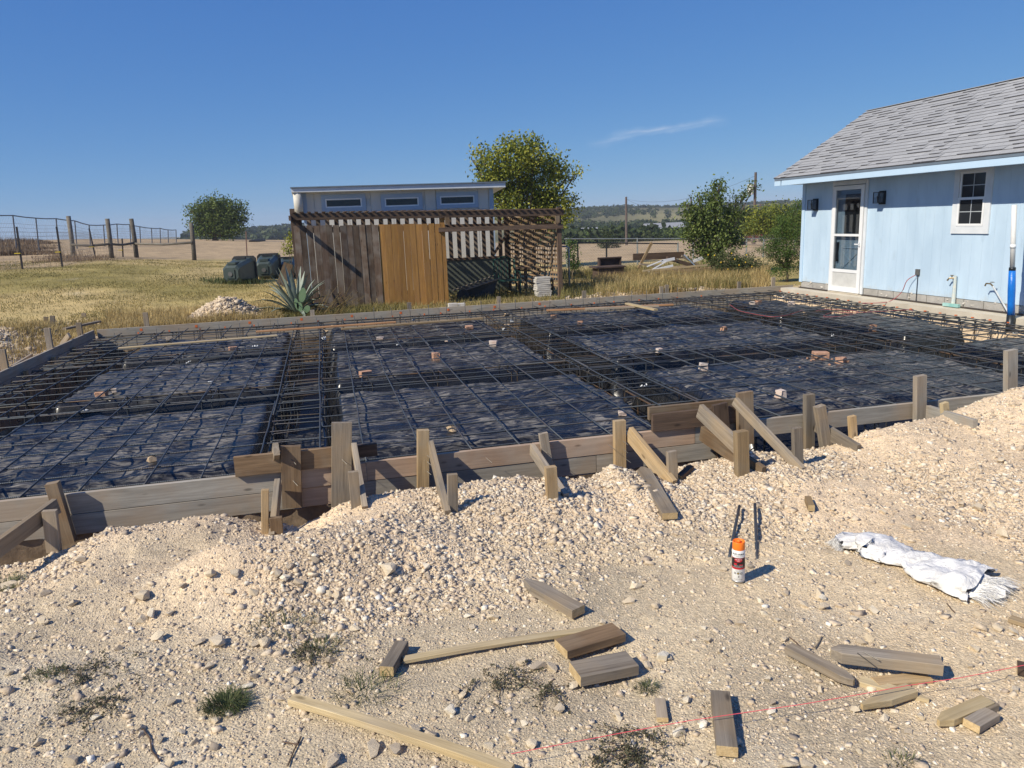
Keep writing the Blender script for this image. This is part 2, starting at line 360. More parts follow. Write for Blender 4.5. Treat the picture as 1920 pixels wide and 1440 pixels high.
# real surface colours by zone: tan spoil, grey fines, mown grass, straw, ploughed field, hill grassland
def lerp(a, b, t): return a*(1-t[..., None]) + b*t[..., None]
x, y = XX.ravel(), YY.ravel(); d = np.hypot(x, y); u = x/np.maximum(y, 1)
tan = np.array([.69, .545, .38]); fines = np.array([.545, .455, .32]); soil = np.array([.20, .15, .10]); white = np.array([.64, .58, .47])
gg = np.array([.27, .225, .08]); straw = np.array([.50, .385, .18]); field = np.array([.40, .30, .185]); hillg = np.array([.29, .26, .125]); dk = np.array([.075, .075, .035])
toe = np.interp(x, TX, TY)
heap = S((y-toe+.25)/.6+1.0*vn(x, y, .5, 77)); heap = np.maximum(heap, np.clip(1.6*np.exp(-((x+.2)/.85)**2-((y-4.15)/.42)**2), 0, 1))
heap = heap*(1-.75*np.exp(-((x+1.1)/.5)**2-((y-4.62)/.22)**2))
col = lerp(np.tile(fines, (len(x), 1)), tan, heap)
col = lerp(col, np.array([.64, .51, .34]), S((x-1.0)/2.0)*(1-heap)*.8)
col = lerp(col, white, S(vn(x, y, .35, 91)*3-.6)*.5*(1-heap))
green = S((y-15.6)/1.2) + 0*x
g2 = lerp(np.tile(gg, (len(x), 1)), straw, S(.5+1.5*fbm(x, y, 3.5, 3, 41)+.25))
g2 = lerp(g2, straw*1.08, S((21.5-y)/3.5)*S((y-14)/2)*S((-x+0)/1.5)*.85)
g2 = lerp(g2, white*.85, S(fbm(x, y, 1.6, 3, 55)*4-1.9)*.8*S((34-y)/8))
col = lerp(col, g2, green)
col = lerp(col, np.tile(np.array([.22, .175, .09]), (len(x), 1)), .75*S((y-15.1)/.2)*S((18.8-y)/.6)*S((x+1.2)/.8)*S((6-x)/.6))
col = lerp(col, tan*.97, np.clip(np.exp(-(((x+2.05)/.8)**2+((y-16.6)/.7)**2))*2.4, 0, 1)); col = lerp(col, white*.9, np.clip(np.exp(-(((x+5.7)/1.1)**2+((y-15.2)/1.4)**2))*1.8, 0, 1))
fl = S((d-np.interp(u, [-.5, -.3, -.2, -.1, 0, .2, .4, .6], [28, 30, 36, 38, 36, 32, 31, 31]))/2.5)*S((y-8)/3)
col = lerp(col, field*(1+.25*vn(x, y, 3, 6)[:, None]), fl)
hl = S((d-np.interp(u, [-.1, .1, .3], [90, 108, 112]))/12)
sc = S(.5+1.6*fbm(x, y, 45, 4, 61))
col = lerp(col, lerp(np.tile(hillg, (len(x), 1)), dk, .25+sc*.6), hl)
inside = (x > SL_X0) & (x < SL_X1) & (y > SL_Y0-.02) & (y < SL_Y1); col[inside] = soil
col = np.clip(col, 0, 1)
ca = me.color_attributes.new('zone', 'FLOAT_COLOR', 'POINT'); ca.data.foreach_set('color', np.concatenate([col, np.ones((len(col), 1))], 1).astype(np.float32).ravel())
M_ground, nt, b = base_mat('earth', 0.95, 0.15)
at = node(nt, 'ShaderNodeAttribute', attribute_name='zone'); v = coords(nt)
n1 = ramp(nt, noise(nt, v, 1.4, 6), [(0.3, (.72, .72, .73)), (.7, (1.2, 1.18, 1.14))]); n2 = ramp(nt, noise(nt, v, 38, 5, .7), [(0.28, (.66, .65, .64)), (.5, (1, 1, 1)), (.74, (1.3, 1.3, 1.3))])
vo = nt.nodes.new('ShaderNodeTexVoronoi'); vo.inputs['Scale'].default_value = 95; nt.links.new(v, vo.inputs['Vector'])
sp = ramp(nt, vo.outputs['Color'], [(.55, (1, 1, 1)), (.8, (1.4, 1.38, 1.35))])
c = mix(nt, 1, at.outputs['Color'], n1, 'MULTIPLY'); c = mix(nt, .8, c, n2, 'MULTIPLY'); c = mix(nt, .7, c, sp, 'MULTIPLY')
nt.links.new(c, b.inputs['Base Color'])
b1 = bump(nt, b, noise(nt, v, 60, 7, .75), .8, .012)
b2 = nt.nodes.new('ShaderNodeBump'); b2.inputs['Strength'].default_value = .7; b2.inputs['Distance'].default_value = .006; b2.invert = True
nt.links.new(vo.outputs['Distance'], b2.inputs['Height']); nt.links.new(b1.outputs[0], b2.inputs['Normal']); nt.links.new(b2.outputs[0], b.inputs['Normal'])
me.materials.append(M_ground)
tag(obj('ground', me), kind='structure')

# ------------------------------------------------------------------ stones
phi = (1+5**.5)/2
ICO = np.array([(-1, phi, 0), (1, phi, 0), (-1, -phi, 0), (1, -phi, 0), (0, -1, phi), (0, 1, phi), (0, -1, -phi), (0, 1, -phi), (phi, 0, -1), (phi, 0, 1), (-phi, 0, -1), (-phi, 0, 1)])/math.sqrt(1+phi*phi)
ICF = np.array([(0, 11, 5), (0, 5, 1), (0, 1, 7), (0, 7, 10), (0, 10, 11), (1, 5, 9), (5, 11, 4), (11, 10, 2), (10, 7, 6), (7, 1, 8), (3, 9, 4), (3, 4, 2), (3, 2, 6), (3, 6, 8), (3, 8, 9), (4, 9, 5), (2, 4, 11), (6, 2, 10), (8, 6, 7), (9, 8, 1)])
CUB = np.array([(-1, -1, -1), (1, -1, -1), (1, 1, -1), (-1, 1, -1), (-1, -1, 1), (1, -1, 1), (1, 1, 1), (-1, 1, 1)])*.62
CUF = np.array([(0, 3, 2), (0, 2, 1), (4, 5, 6), (4, 6, 7), (0, 1, 5), (0, 5, 4), (1, 2, 6), (1, 6, 5), (2, 3, 7), (2, 7, 6), (3, 0, 4), (3, 4, 7)])
OCT = np.array([(1, 0, 0), (-1, 0, 0), (0, 1, 0), (0, -1, 0), (0, 0, 1), (0, 0, -1)], float)
OCF = np.array([(0, 2, 4), (2, 1, 4), (1, 3, 4), (3, 0, 4), (2, 0, 5), (1, 2, 5), (3, 1, 5), (0, 3, 5)])
def scatter(name, px_, py_, pz_, size, baseV, baseF, m, label, flat=0.62, jit=0.36, tone=None):
    n = len(px_); k = len(baseV)
    V = np.tile(baseV, (n, 1, 1))*(1+rg.uniform(-jit, jit, (n, k, 1))) 
    V = V*rg.uniform(.5, 1.3, (n, 1, 3))*np.array([1, 1, flat])
    # random tilt then yaw
    a = rg.uniform(0, 2*np.pi, n); t = rg.uniform(-.7, .7, n); ca_, sa = np.cos(a), np.sin(a); ct, st = np.cos(t), np.sin(t)
    X, Y, Z = V[..., 0], V[..., 1], V[..., 2]
    Y, Z = Y*ct[:, None]-Z*st[:, None], Y*st[:, None]+Z*ct[:, None]
    X, Y = X*ca_[:, None]-Y*sa[:, None], X*sa[:, None]+Y*ca_[:, None]
    V = np.stack([X, Y, Z], -1)*size[:, None, None]*.5
    V += np.stack([px_, py_, pz_], -1)[:, None, :]
    Fa = (baseF[None]+(np.arange(n)*k)[:, None, None]).reshape(-1, 3)
    tn = rg.uniform(0, 1, n) if tone is None else tone
    o = obj(name, npmesh(name, V.reshape(-1, 3), Fa, m, False, np.repeat(tn, k)))
    return tag(o, label, 'gravel', kind='stuff')
ST = [(0, (.30, .25, .20)), (.06, (.46, .37, .28)), (.30, (.60, .485, .35)), (.62, (.67, .55, .405)), (.88, (.72, .615, .47)), (.98, (.78, .71, .59)), (1, (.84, .79, .69))]
M_stone = tone_mat('crushed limestone', ST, .9, 30, .35, .5, 90)
def density(x, y):
    toe = np.interp(x, TX, TY); h = S((y-toe+.25)/.5)
    h = np.maximum(h, 1.2*np.exp(-((x+.1)/1.1)**2-((y-3.75)/.45)**2))
    fluff = S(.5+2.8*fbm(x, y, .8, 4, 71))
    dd = .10+.22*fluff + h*(.14+.85*fluff)
    dd = dd*(1-.7*np.exp(-((x+1.05)/.55)**2-((y-4.6)/.25)**2))
    return dd
def sample(n, fn=density, x0=-3.6, x1=7.5, y0=1.55, y1=5.08):
    # closer to the camera only what the frame sees
    X = []; Y = []; got = 0
    while got < n:
        xx = rg.uniform(x0, x1, n*2); yy = rg.uniform(y0, y1, n*2)
        ok = (rg.uniform(0, 1.3, n*2) < fn(xx, yy)) & (xx > -.62*yy-.35) & (xx < 1.12*yy+.8)
        X.append(xx[ok]); Y.append(yy[ok]); got += ok.sum()
    return np.concatenate(X)[:n], np.concatenate(Y)[:n]
X, Y = sample(60000); sz = np.clip(rg.lognormal(math.log(.0112), .45, len(X)), .007, .05)*(.8+.28*S((Y-3)/1.5))
scatter('gravel', X, Y, ground_z(X, Y)+sz*.02, sz*1.35, CUB, CUF, M_stone, 'crushed limestone gravel spread over the tan dirt heaps in front of the form')
X, Y = sample(6000, lambda x, y: density(x, y)**1.5*(.35+.65*S((y-2.9)/.8))); sz = np.clip(rg.lognormal(math.log(.022), .36, len(X)), .014, .048)
scatter('cobbles', X, Y, ground_z(X, Y)+sz*.05, sz*1.3, CUB, CUF, M_stone, 'larger angular limestone pieces mixed through the gravel heaps')
def heap_stones(name, cx, cy, sx_, sy_, n, label):
    X = rg.normal(cx, sx_, n); Y = rg.normal(cy, sy_, n); ok = ~((X > -4.3) & (X < 9.7) & (Y < 15.25)); X, Y = X[ok], Y[ok]; sz = np.clip(rg.lognormal(math.log(.04), .5, len(X)), .015, .14); scatter(name, X, Y, ground_z(X, Y)+sz*.1, sz*1.2, CUB, CUF, M_stone, label, tone=rg.uniform(.05, .6, len(X)))
heap_stones('gravel_heap', -2.05, 16.55, .50, .42, 3200, 'pale rubble covering the small heap behind the far form beside the agave')
heap_stones('gravel_heap', -5.7, 15.2, .7, 1.0, 2600, 'white stones on the spoil outside the left form')
heap_stones('gravel_heap', 7.2, 15.9, 1.5, .28, 1500, 'stones strewn behind the far form below the dry grass')
fn2 = lambda x, y: .5+.5*S(.5+2*fbm(x, y, .4, 3, 15))
X, Y = sample(70000, fn2, y1=4.9); sz = rg.uniform(.0035, .009, len(X))*1.2
scatter('grit', X, Y, ground_z(X, Y)+sz*.1, sz, OCT, OCF, M_stone, 'fine limestone grit scattered on the bare dirt in the foreground')

# the largest rocks, one by one
M_rock = None
m, nt, b = base_mat('limestone rock', .88, .2); v = coords(nt, rand=11.0)
oi = nt.nodes.new('ShaderNodeObjectInfo')
cc = ramp(nt, oi.outputs['Random'], [(0, (.42, .35, .27)), (.15, (.60, .50, .37)), (.5, (.72, .60, .43)), (.8, (.78, .67, .50)), (1, (.84, .77, .63))])
cc = mix(nt, .6, cc, ramp(nt, noise(nt, v, 28, 6, .65), [(.3, (.72, .69, .65)), (.62, (1.1, 1.1, 1.1))]), 'MULTIPLY')
nt.links.new(cc, b.inputs['Base Color']); bump(nt, b, noise(nt, v, 70, 6, .7), .7, .008); M_rock = m
def rock_mesh(seed, flat=.7, name='rock'):
    r = np.random.default_rng(seed); pts = r.normal(size=(13, 3)); pts /= np.linalg.norm(pts, axis=1)[:, None]
    pts *= (r.uniform(.8, 1.1, 13)[:, None]); pts *= np.array([1, r.uniform(.62, .95), flat*r.uniform(.75, 1.1)])
    import bmesh
    bm = bmesh.new()
    for p in pts: bm.verts.new(p*.5)
    rs = bmesh.ops.convex_hull(bm, input=bm.verts); junk = [e for e in rs['geom_interior'] if isinstance(e, bmesh.types.BMVert)]
    if junk: bmesh.ops.delete(bm, geom=junk, context='VERTS')
    me = bpy.data.meshes.new(name); bm.to_mesh(me); bm.free(); me.materials.append(M_rock); return me
ROCKS = [rock_mesh(i) for i in range(14)]
BIG = [(22, 1095, 40), (70, 1010, 34), (150, 1048, 30), (85, 1110, 26), (78, 1160, 28), (142, 1125, 34), (90, 1165, 22), (15, 1258, 26), (180, 1345, 24), (72, 1390, 32), (132, 1425, 40), (62, 1412, 26), (296, 1192, 38), (405, 1200, 44), (375, 1202, 26), (483, 1205, 26), (270, 1115, 44), (285, 1148, 34), (265, 1160, 32), (400, 1070, 38), (345, 1098, 24), (320, 1145, 24), (441, 1072, 30), (475, 1108, 32), (520, 1075, 28), (560, 1088, 32), (597, 1160, 34), (630, 1115, 28), (535, 1082, 30), (430, 1108, 24), (497, 1205, 34), (455, 1240, 24), (222, 1214, 22), (388, 1248, 30), (477, 1268, 30), (140, 1298, 22), (322, 1315, 26), (265, 1365, 28), (300, 1385, 24), (120, 1400, 26), (620, 1236, 30), (600, 1195, 30), (430, 1335, 24), (340, 1370, 22), (405, 1350, 22), (365, 1390, 22), (620, 1425, 40), (555, 1275, 26), (540, 1290, 24), (530, 1308, 22), (205, 1440, 40), (318, 1430, 36), (775, 1368, 38), (807, 1372, 40), (700, 1400, 46), (740, 1402, 42), (622, 1425, 46), (867, 1302, 26), (845, 1330, 34), (880, 1345, 24), (915, 1330, 22), (960, 1378, 26), (997, 1392, 38), (980, 1355, 22), (1048, 1327, 34), (1160, 1345, 24), (1158, 1338, 24), (1010, 1246, 44), (1035, 1248, 32), (980, 1238, 30), (925, 1156, 28), (887, 1175, 20), (730, 1065, 40), (665, 1178, 26), (695, 1150, 20), (800, 1058, 26), (880, 1095, 24), (945, 1080, 28), (775, 1118, 22), (620, 1110, 26), (590, 1048, 26), (1193, 1095, 34), (1180, 1125, 26), (1245, 1230, 40), (1215, 1245, 26), (1250, 1230, 26), (1130, 1165, 18), (1275, 1370, 38), (1330, 1200, 22), (1385, 1165, 24), (1423, 1125, 22), (1512, 1130, 30), (1540, 1120, 24), (1536, 1112, 36), (1545, 1136, 28), (1638, 1141, 34), (1432, 1148, 20), (1457, 1162, 18), (1475, 1110, 20), (1600, 1158, 22), (1470, 1198, 20), (1615, 1202, 22), (1752, 1233, 34), (1825, 1212, 28), (1870, 1175, 30), (1905, 1182, 26), (1896, 1190, 16), (1318, 1175, 18), (1350, 1222, 16), (1690, 1220, 20), (1820, 1248, 20), (1905, 1293, 24), (1828, 1290, 22), (1480, 1432, 42), (1510, 1432, 34), (1538, 1292, 24), (1450, 1315, 26), (1655, 1345, 26), (1726, 1345, 24), (1703, 1372, 22), (1628, 1388, 16), (1611, 1408, 22), (1605, 1330, 26), (1308, 1425, 30), (1322, 1432, 20), (1412, 1290, 16), (1313, 1290, 20), (1690, 1410, 22), (1230, 1135, 22), (1560, 1218, 20), (1862, 1350, 20), (1760, 860, 16), (1880, 862, 26), (1890, 893, 20), (1832, 950, 34), (1858, 945, 24), (1805, 945, 26), (1765, 930, 22), (1700, 985, 22), (1725, 970, 20), (1655, 958, 18), (1590, 1055, 20), (1650, 1020, 22), (1880, 1000, 30), (1705, 895, 18), (1560, 952, 18), (1405, 1060, 20), (1393, 995, 20), (1290, 980, 18), (1240, 935, 16), (905, 935, 18), (1320, 955, 18), (1475, 905, 20), (1445, 868, 16)]
used = []; n_r = 0
def rock_label(x, y, s):
    k = 'large' if s > .07 else ('fist sized' if s > .048 else 'small'); pw = (np.array([x, y, -.2])-CP); dp = pw @ fw; u_ = 960+FPX*(pw @ rt)/dp; v_ = 720+FPX*(pw @ dn)/dp
    if v_ > 1180: w_ = 'at lower left' if u_ < 420 else 'around the long pale board' if u_ < 760 else 'near the creeping weeds' if u_ < 1300 else 'around the offcuts at lower right'
    elif v_ > 1000: w_ = 'left of the gravel mound' if u_ < 220 else 'on the mound foot' if u_ < 700 else 'beyond the thin lath' if u_ < 1300 else 'between spray can and sack' if u_ < 1600 else 'near the white sack'
    else: w_ = 'by the left braces' if u_ < 450 else 'on the heap before the form' if u_ < 1300 else 'on the right heap'
    return k+' pale limestone rock '+w_
def rock(x, y, s):
    global n_r
    me = ROCKS[n_r % 14]; n_r += 1
    M = Matrix.Translation((x, y, gz(x, y)+s*.17)) @ Matrix.Rotation(rnd.uniform(0, 6.28), 4, 'Z') @ Matrix.Rotation(rnd.uniform(-.35, .35), 4, 'X') @ Matrix.Diagonal((s*rnd.uniform(.85, 1.2), s, s*rnd.uniform(.8, 1.1), 1))
    return tag(obj('rock', me, None, M), rock_label(x, y, s), 'rock', 'loose limestone rocks on the dirt')
TS = np.concatenate([np.arange(1.2, 9, .006), np.geomspace(9, 400, 3500)])
def groundhit(px, py):
    d = ray(px, py); P = CP[None]+d[None]*TS[:, None]; k = np.argmax(P[:, 2] < ground_z(P[:, 0], P[:, 1])); return P[k]
for px_, py_, wpx in BIG:
    p = groundhit(px_, py_+wpx*.2); dist = float((p-CP) @ fw); rock(p[0], p[1], max(.024, wpx*dist/FPX*.88))
X, Y = sample(118)
for x, y in zip(X, Y): rock(x, y, rnd.uniform(.035, .055))
# ------------------------------------------------------------------ slab pads under black plastic
BX = [(-0.66, -0.04), (2.80, 3.52), (7.1, 7.95)]; BY = [(8.38, 9.18), (11.46, 12.18)]
def drop1(t, a, b, e=0.26):
    c = (a+b)/2; hw = (b-a)/2
    return S((hw+e*.35-np.abs(t-c))/e)
def poly_z(x, y):
    k = 1.0
    for i, (a, b) in enumerate(BX):
        w_ = vn(y, y*0+i, .7, 5)*.10; k = k*(1-drop1(x+w_, a, b))
    for i, (a, b) in enumerate(BY):
        w_ = vn(x, x*0+i, .8, 6)*.12; k = k*(1-.82*drop1(y+w_, a, b, .24))
    k = k*(1-S((-3.02-x+.05*vn(y, y*0, .4, 3))/.3))*(1-S((x-9.0)/.25))*(1-.55*S((6.12-y+.10*vn(x, x*0, .5, 2))/.5))*(1-S((y-14.0)/.22))
    z = -.175-.60*(1-k)
    big = .06*fbm(x, y, 1.1, 2, 51); r1 = 1-np.abs(2*vn(x*.55+.3*vn(x, y, .4, 8), y*1.5+.5*vn(x, y, .6, 12), .30, 52)); r2 = 1-np.abs(2*vn(x*.8+.2*y, y*1.3-.3*x, .15, 53))
    r3 = 1-np.abs(2*vn(x*1.4+y*.4, y*.55-x*.3, .5, 57))
    wr = (.026*r1**2 + .010*r2**2 + .018*r3**3)*(.12+.88*k)
    return np.minimum(z + big + wr*(.6+.8*S(.5+fbm(x, y, .9, 2, 54))), -.105)
xs = np.arange(-3.42, 9.31, .034); ys = np.arange(5.40, 14.33, .034)
X, Y = np.meshgrid(xs, ys, indexing='ij'); Z = poly_z(X, Y); a_, b_ = X.shape; ii = np.arange(a_*b_).reshape(a_, b_)
X2 = X+.012*fbm(X, Y, .5, 1, 81); Y2 = Y+.012*fbm(X, Y, .5, 1, 82)
F = np.stack([ii[:-1, :-1], ii[1:, :-1], ii[1:, 1:], ii[:-1, 1:]], -1).reshape(-1, 4)
tag(obj('vapor_barrier', npmesh('vapor_barrier', np.stack([X2, Y2, Z], -1).reshape(-1, 3), F, M_poly, True)), 'wrinkled dusty black plastic sheet draped over the soil pads under the rebar', 'plastic sheet')
# torn white scraps of plastic showing in the beams
SCR = [(150, 690), (165, 765), (125, 773), (185, 768), (460, 668), (480, 662), (235, 640), (355, 690), (655, 600), (640, 735), (668, 732), (905, 710), (1073, 670), (1210, 710), (1190, 735), (1640, 640), (1700, 660), (1900, 675), (1650, 650), (1775, 678), (1630, 655), (1560, 640)]
for i, (px_, py_) in enumerate(SCR):
    p = AZ(px_, py_, -.22); g = MB(); s = rnd.uniform(.03, .07)*(1.6 if i in (0, 1) else 1); a0 = rnd.uniform(-.5, .5)
    z0 = float(poly_z(np.array([p.x]), np.array([p.y]))[0])+.025; z0 = min(z0, -.12); pts = []
    for k in range(6):
        t = k/5; bx = p.x+(t-.5)*s*2*math.cos(a0); by = p.y+(t-.5)*s*2*math.sin(a0)
        pts.append([(bx+rnd.uniform(-.01, .01), by-s*.3, z0+rnd.uniform(-.01, .03)), (bx, by+s*.3*rnd.uniform(.2, 1.2), z0+rnd.uniform(.0, .05))])
    for k in range(5): g.quad(pts[k][0], pts[k+1][0], pts[k+1][1], pts[k][1])
    tag(g.build('plastic_scrap', M_polyw, None), 'torn scrap of white plastic in the '+('left bay' if px_ < 500 else 'second bay' if px_ < 1000 else 'third bay' if px_ < 1560 else 'right bay')+' trench edge', 'plastic scrap', 'white plastic scraps in the trenches')

# ------------------------------------------------------------------ rebar mat
mat_o = empty('rebar_mat', (2.7, 10.2, -.08), 'large grid of tied blue black steel rebar laid over the plastic inside the wooden form', 'rebar mat')
def bar(name, a, b, r, m, wob=.003, seg=7, n=6):
    a, b = Vector(a), Vector(b); L = (b-a).length; pts = []
    for i in range(seg+1):
        t = i/seg; e = 0 if i in (0, seg) else 1
        pts.append(Vector((L*t, e*rnd.uniform(-wob, wob)*2.2, e*rnd.uniform(-wob, wob)+rnd.uniform(-.3, .3)*wob)))
    g = MB().tube(pts, r, n); me = mesh(name, g.v, g.f, m, True)
    return obj(name, me, mat_o, frame(a, b))
# bars running left to right, lapped at the middle
yb = []; y_ = 5.66
while y_ < 14.85: yb.append(y_); y_ += .378
for i, y_ in enumerate(yb):
    j = rnd.uniform(-.012, .012); cut = rnd.uniform(1.2, 4.5); j2 = rnd.uniform(-.05, .05)
    bar('rebar', (-4.02+rnd.uniform(0, .1), y_+j, -.088), (cut+.35, y_+j+rnd.uniform(-.02, .02), -.088), .0066, M_bar)
    bar('rebar', (cut-.35, y_+j+.014, -.088), (9.85, y_+j2, -.088), .0066, M_bar)
# bars running away from the camera
xb = []; x_ = -.62
while x_ > -3.95: xb.append(x_); x_ -= .385
x_ = -.185
while x_ < 9.7: xb.append(x_); x_ += .386
for i, x_ in enumerate(xb):
    cut = rnd.uniform(7.5, 11.5); j = rnd.uniform(-.015, .015); j2 = rnd.uniform(-.03, .03); j3 = rnd.uniform(-.03, .03)
    bar('rebar', (x_+j2, 5.42+rnd.uniform(0, .1), -.075), (x_+j, cut+.3, -.074), .0075, M_bar)
    bar('rebar', (x_+j+.016, cut-.3, -.074), (x_+j3, 14.95+rnd.uniform(-.05, .1), -.075), .0075, M_bar)
# cages in the beams: long bars, then stirrups
for a, b in BX+[(-4.0, -3.5), (9.2, 9.62)]:
    for k, xx in enumerate((a+.10, b-.10)):
        for zz in (-.115, -.60):
            bar('rebar', (xx+rnd.uniform(-.02, .02), 5.5, zz), (xx+rnd.uniform(-.03, .03), 14.9, zz), .010, M_bar2 if k == 0 or zz < -.3 else M_bar, .01, 10)
for a, b in BY+[(5.42, 5.75), (14.35, 14.95)]:
    for k, yy in enumerate((a+.12, b-.14)):
        bar('rebar', (-3.9, yy, -.112), (2.6+rnd.uniform(0, 2), yy+rnd.uniform(-.03, .03), -.112), .0095, M_bar2 if k else M_bar, .008, 8)
        bar('rebar', (2.2, yy+.02, -.112), (9.5, yy+rnd.uniform(-.03, .03), -.112), .0095, M_bar if k else M_bar2, .008, 8)
def stirrup_pts(wd, hh, r=.035):
    z1, z0 = 0, -hh; h = wd/2
    return [Vector(p) for p in [(-h, 0, z1-r), (-h+r*.3, 0, z1-r*.3), (-h+r, 0, z1), (h-r, 0, z1), (h-r*.3, 0, z1-r*.3), (h, 0, z1-r), (h, 0, z0), (-h, 0, z0), (-h, 0, z1-r), (-h+.01, 0, z1+.02), (-h+.05, 0, z1-.05)]]
def stm(wd, hh, m):
    g = MB().tube(stirrup_pts(wd, hh), .0062, 5); return mesh('stirrup', g.v, g.f, m, True)
st = []
for (a, b), hh in zip(BX+[(-4.05, -3.45), (9.15, 9.62)], (.52, .52, .52, .52, .42)):
    me2 = [stm((b-a)-.14, hh, M_bar2), stm((b-a)-.14, hh, M_bar)]; yy = 5.6
    while yy < 14.9:
        st.append((me2[rnd.random() < .45], (a+b)/2+rnd.uniform(-.02, .02), yy+rnd.uniform(-.04, .04), rnd.uniform(-.15, .15), rnd.uniform(-.06, .06))); yy += .30
for (a, b), dx in zip(BY+[(5.42, 5.8), (14.35, 14.95)], (.85, .85, 1.1, .36)):
    me2 = [stm((b-a)-.22 if b < 15 else .4, .42, M_bar2), stm((b-a)-.22, .42, M_bar)]; xx = -3.1
    while xx < 9.2:
        for q in (0, .09): st.append((me2[rnd.random() < .5], xx+q, (a+b)/2, math.pi/2+rnd.uniform(-.08, .08), rnd.uniform(-.05, .05)))
        xx += dx
st.sort(key=lambda s: s[2])
extra = MB()
for i, (me_, x_, y_, rz, tl) in enumerate(st):
    M = Matrix.Translation((x_, y_, -.10)) @ Matrix.Rotation(rz, 4, 'Z') @ Matrix.Rotation(tl, 4, 'X')
    if i < 296: obj('stirrup', me_, mat_o, M)
    else: extra.add([M @ v.co for v in me_.vertices], [tuple(p.vertices) for p in me_.polygons])
tag(extra.build('stirrup_row', M_bar2, mat_o, Matrix.Identity(4)), kind='stuff')
# upright dowels along the far form, with orange paint
M_opaint = plain('orange marking paint', (.72, .17, .035), (.5, .12, .04), 30, .7)
dow = []
for k in range(32):
    xx = -3.75+k*.352; top = -.01 if xx < .7 else .12
    dow.append(bar('dowel', (xx+rnd.uniform(-.03, .03), 14.72+.1*(k % 2), -.35), (xx+rnd.uniform(-.02, .02), 14.78, top+rnd.uniform(-.03, .02)), .0055, M_bar, .003, 3, 5))
for k in range(23):
    g = MB(); xx = -3.3+k*.5+rnd.uniform(-.1, .1); g.box(xx, xx+.025, 14.78, 14.80, -.09, -.06); g.build('paint_mark', M_opaint, mat_o, Matrix.Identity(4))
for k in range(20):
    yy = 8.6+k*.32; g = MB(); g.box(9.52, 9.55, yy, yy+.03, -.075, -.06); g.build('paint_mark', M_opaint, mat_o, Matrix.Identity(4))

# ------------------------------------------------------------------ wooden forms
def fdepth(p): return float((np.array(p)-CP) @ fw)
def stake(parent, top, bot, wpx, m, Yp=5.27, th=.038, name='stake', ext=.12, point=0.0, up=(0, -1, 0)):
    a = AY(*top, Yp); b = AY(*bot, Yp); wd = wpx/FPX*fdepth((a+b)/2)
    b = b+(b-a).normalized()*ext
    return plank(name, a, b, wd, th, m, parent, up, point=point)
def kicker(parent, top, bot, m, Yt=5.27, zb=None, wd=.038, th=.089, name='brace', Yb=None):
    a = AY(*top, Yt)
    if Yb: b = AY(*bot, Yb)
    else: b = Vector(groundhit(*bot))
    b = b+(b-a).normalized()*.04
    return plank(name, a, b, wd, th, m, parent)
def gstake(parent, top, bot, wpx, m, th=.038, **k):
    return stake(parent, top, bot, wpx, m, float(groundhit(*bot)[1]), th, **k)
nf = empty('timber_form', (1.5, 5.33, 0), 'long near edge form of stacked grey and reddish boards with stakes above the gravel', 'formwork')
def fb(x0, x1, z1, h, m, y=5.33, slope=0.0, name='board', th=.038, skew=0): return plank(name, (x0, y, z1-h/2), (x1, y, z1-h/2+slope), h, th, m, nf, (0, -1, 0), seg=3, warp=rnd.uniform(-.004, .004), skew=skew)
fb(-3.9, -.33, 0, .140, M_greyb); fb(-3.9, -.30, -.144, .140, M_greyb, 5.332)
fb(-.72, .10, .143, .140, M_brown, 5.30); fb(-.31, .16, -.001, .138, M_red, 5.32); fb(-.30, .16, -.144, .138, M_red, 5.335); 
fb(.165, 1.40, 0, .140, M_red); fb(1.403, 2.73, .001, .140, M_red); fb(.14, 1.90, -.144, .138, M_greyb, 5.332); fb(1.905, 2.95, -.144, .138, M_greyb, 5.331)
fb(2.735, 4.98, 0, .140, M_greyb); fb(4.985, 9.6, -.004, .140, M_greyb, 5.345, skew=.0)
fb(2.36, 3.16, .143, .140, M_dark, 5.30); fb(2.36, 3.14, .18, .10, M_brown, 5.37)
fb(.05, .25, .12, .09, M_dark, 5.36)
stake(nf, (545, 836), (548, 946), 36, M_brown, 5.262, name='stake', ext=.02)
stake(nf, (641, 792), (640, 934), 37, M_grey, 5.262)
stake(nf, (793, 806), (793, 912), 22, M_tan, 5.262, .06)
stake(nf, (1018, 812), (1030, 886), 17, M_grey, 5.262)
stake(nf, (1161, 788), (1162, 877), 22, M_tan, 5.262, .05)
stake(nf, (1396, 735), (1397, 806), 32, M_brown, 5.262)
stake(nf, (1349, 757), (1357, 850), 30, M_dark, 5.262)
stake(nf, (1517, 739), (1516, 842), 19, M_grey, 5.262, .05)
stake(nf, (1725, 704), (1724, 800), 22, M_greyb, 5.262, .05)
stake(nf, (1895, 656), (1894, 742), 23, M_greyb, 5.262, .05)
stake(nf, (98, 905), (122, 985), 22, M_brown, 5.25, .06)
stake(nf, (93, 957), (98, 1000), 24, M_grey, 5.0)
gstake(nf, (27, 948), (31, 992), 21, M_grey, .07)
kicker(nf, (106, 948), (-6, 1030), M_grey, 5.15, Yb=4.72, th=.10)
kicker(nf, (518, 842), (506, 972), M_grey, 5.2); kicker(nf, (522, 905), (512, 1000), M_grey, 5.2)
gstake(nf, (497, 918), (497, 1000), 13, M_tan); gstake(nf, (517, 970), (520, 1002), 22, M_brown)
kicker(nf, (664, 838), (683, 948), M_grey, 5.25); gstake(nf, (662, 884), (668, 950), 19, M_grey)
kicker(nf, (808, 838), (838, 962), M_grey, 5.25, th=.11); gstake(nf, (848, 889), (849, 960), 19, M_grey)
kicker(nf, (998, 842), (1057, 930), M_grey, 5.25); gstake(nf, (1032, 875), (1035, 932), 21, M_tan, .05)
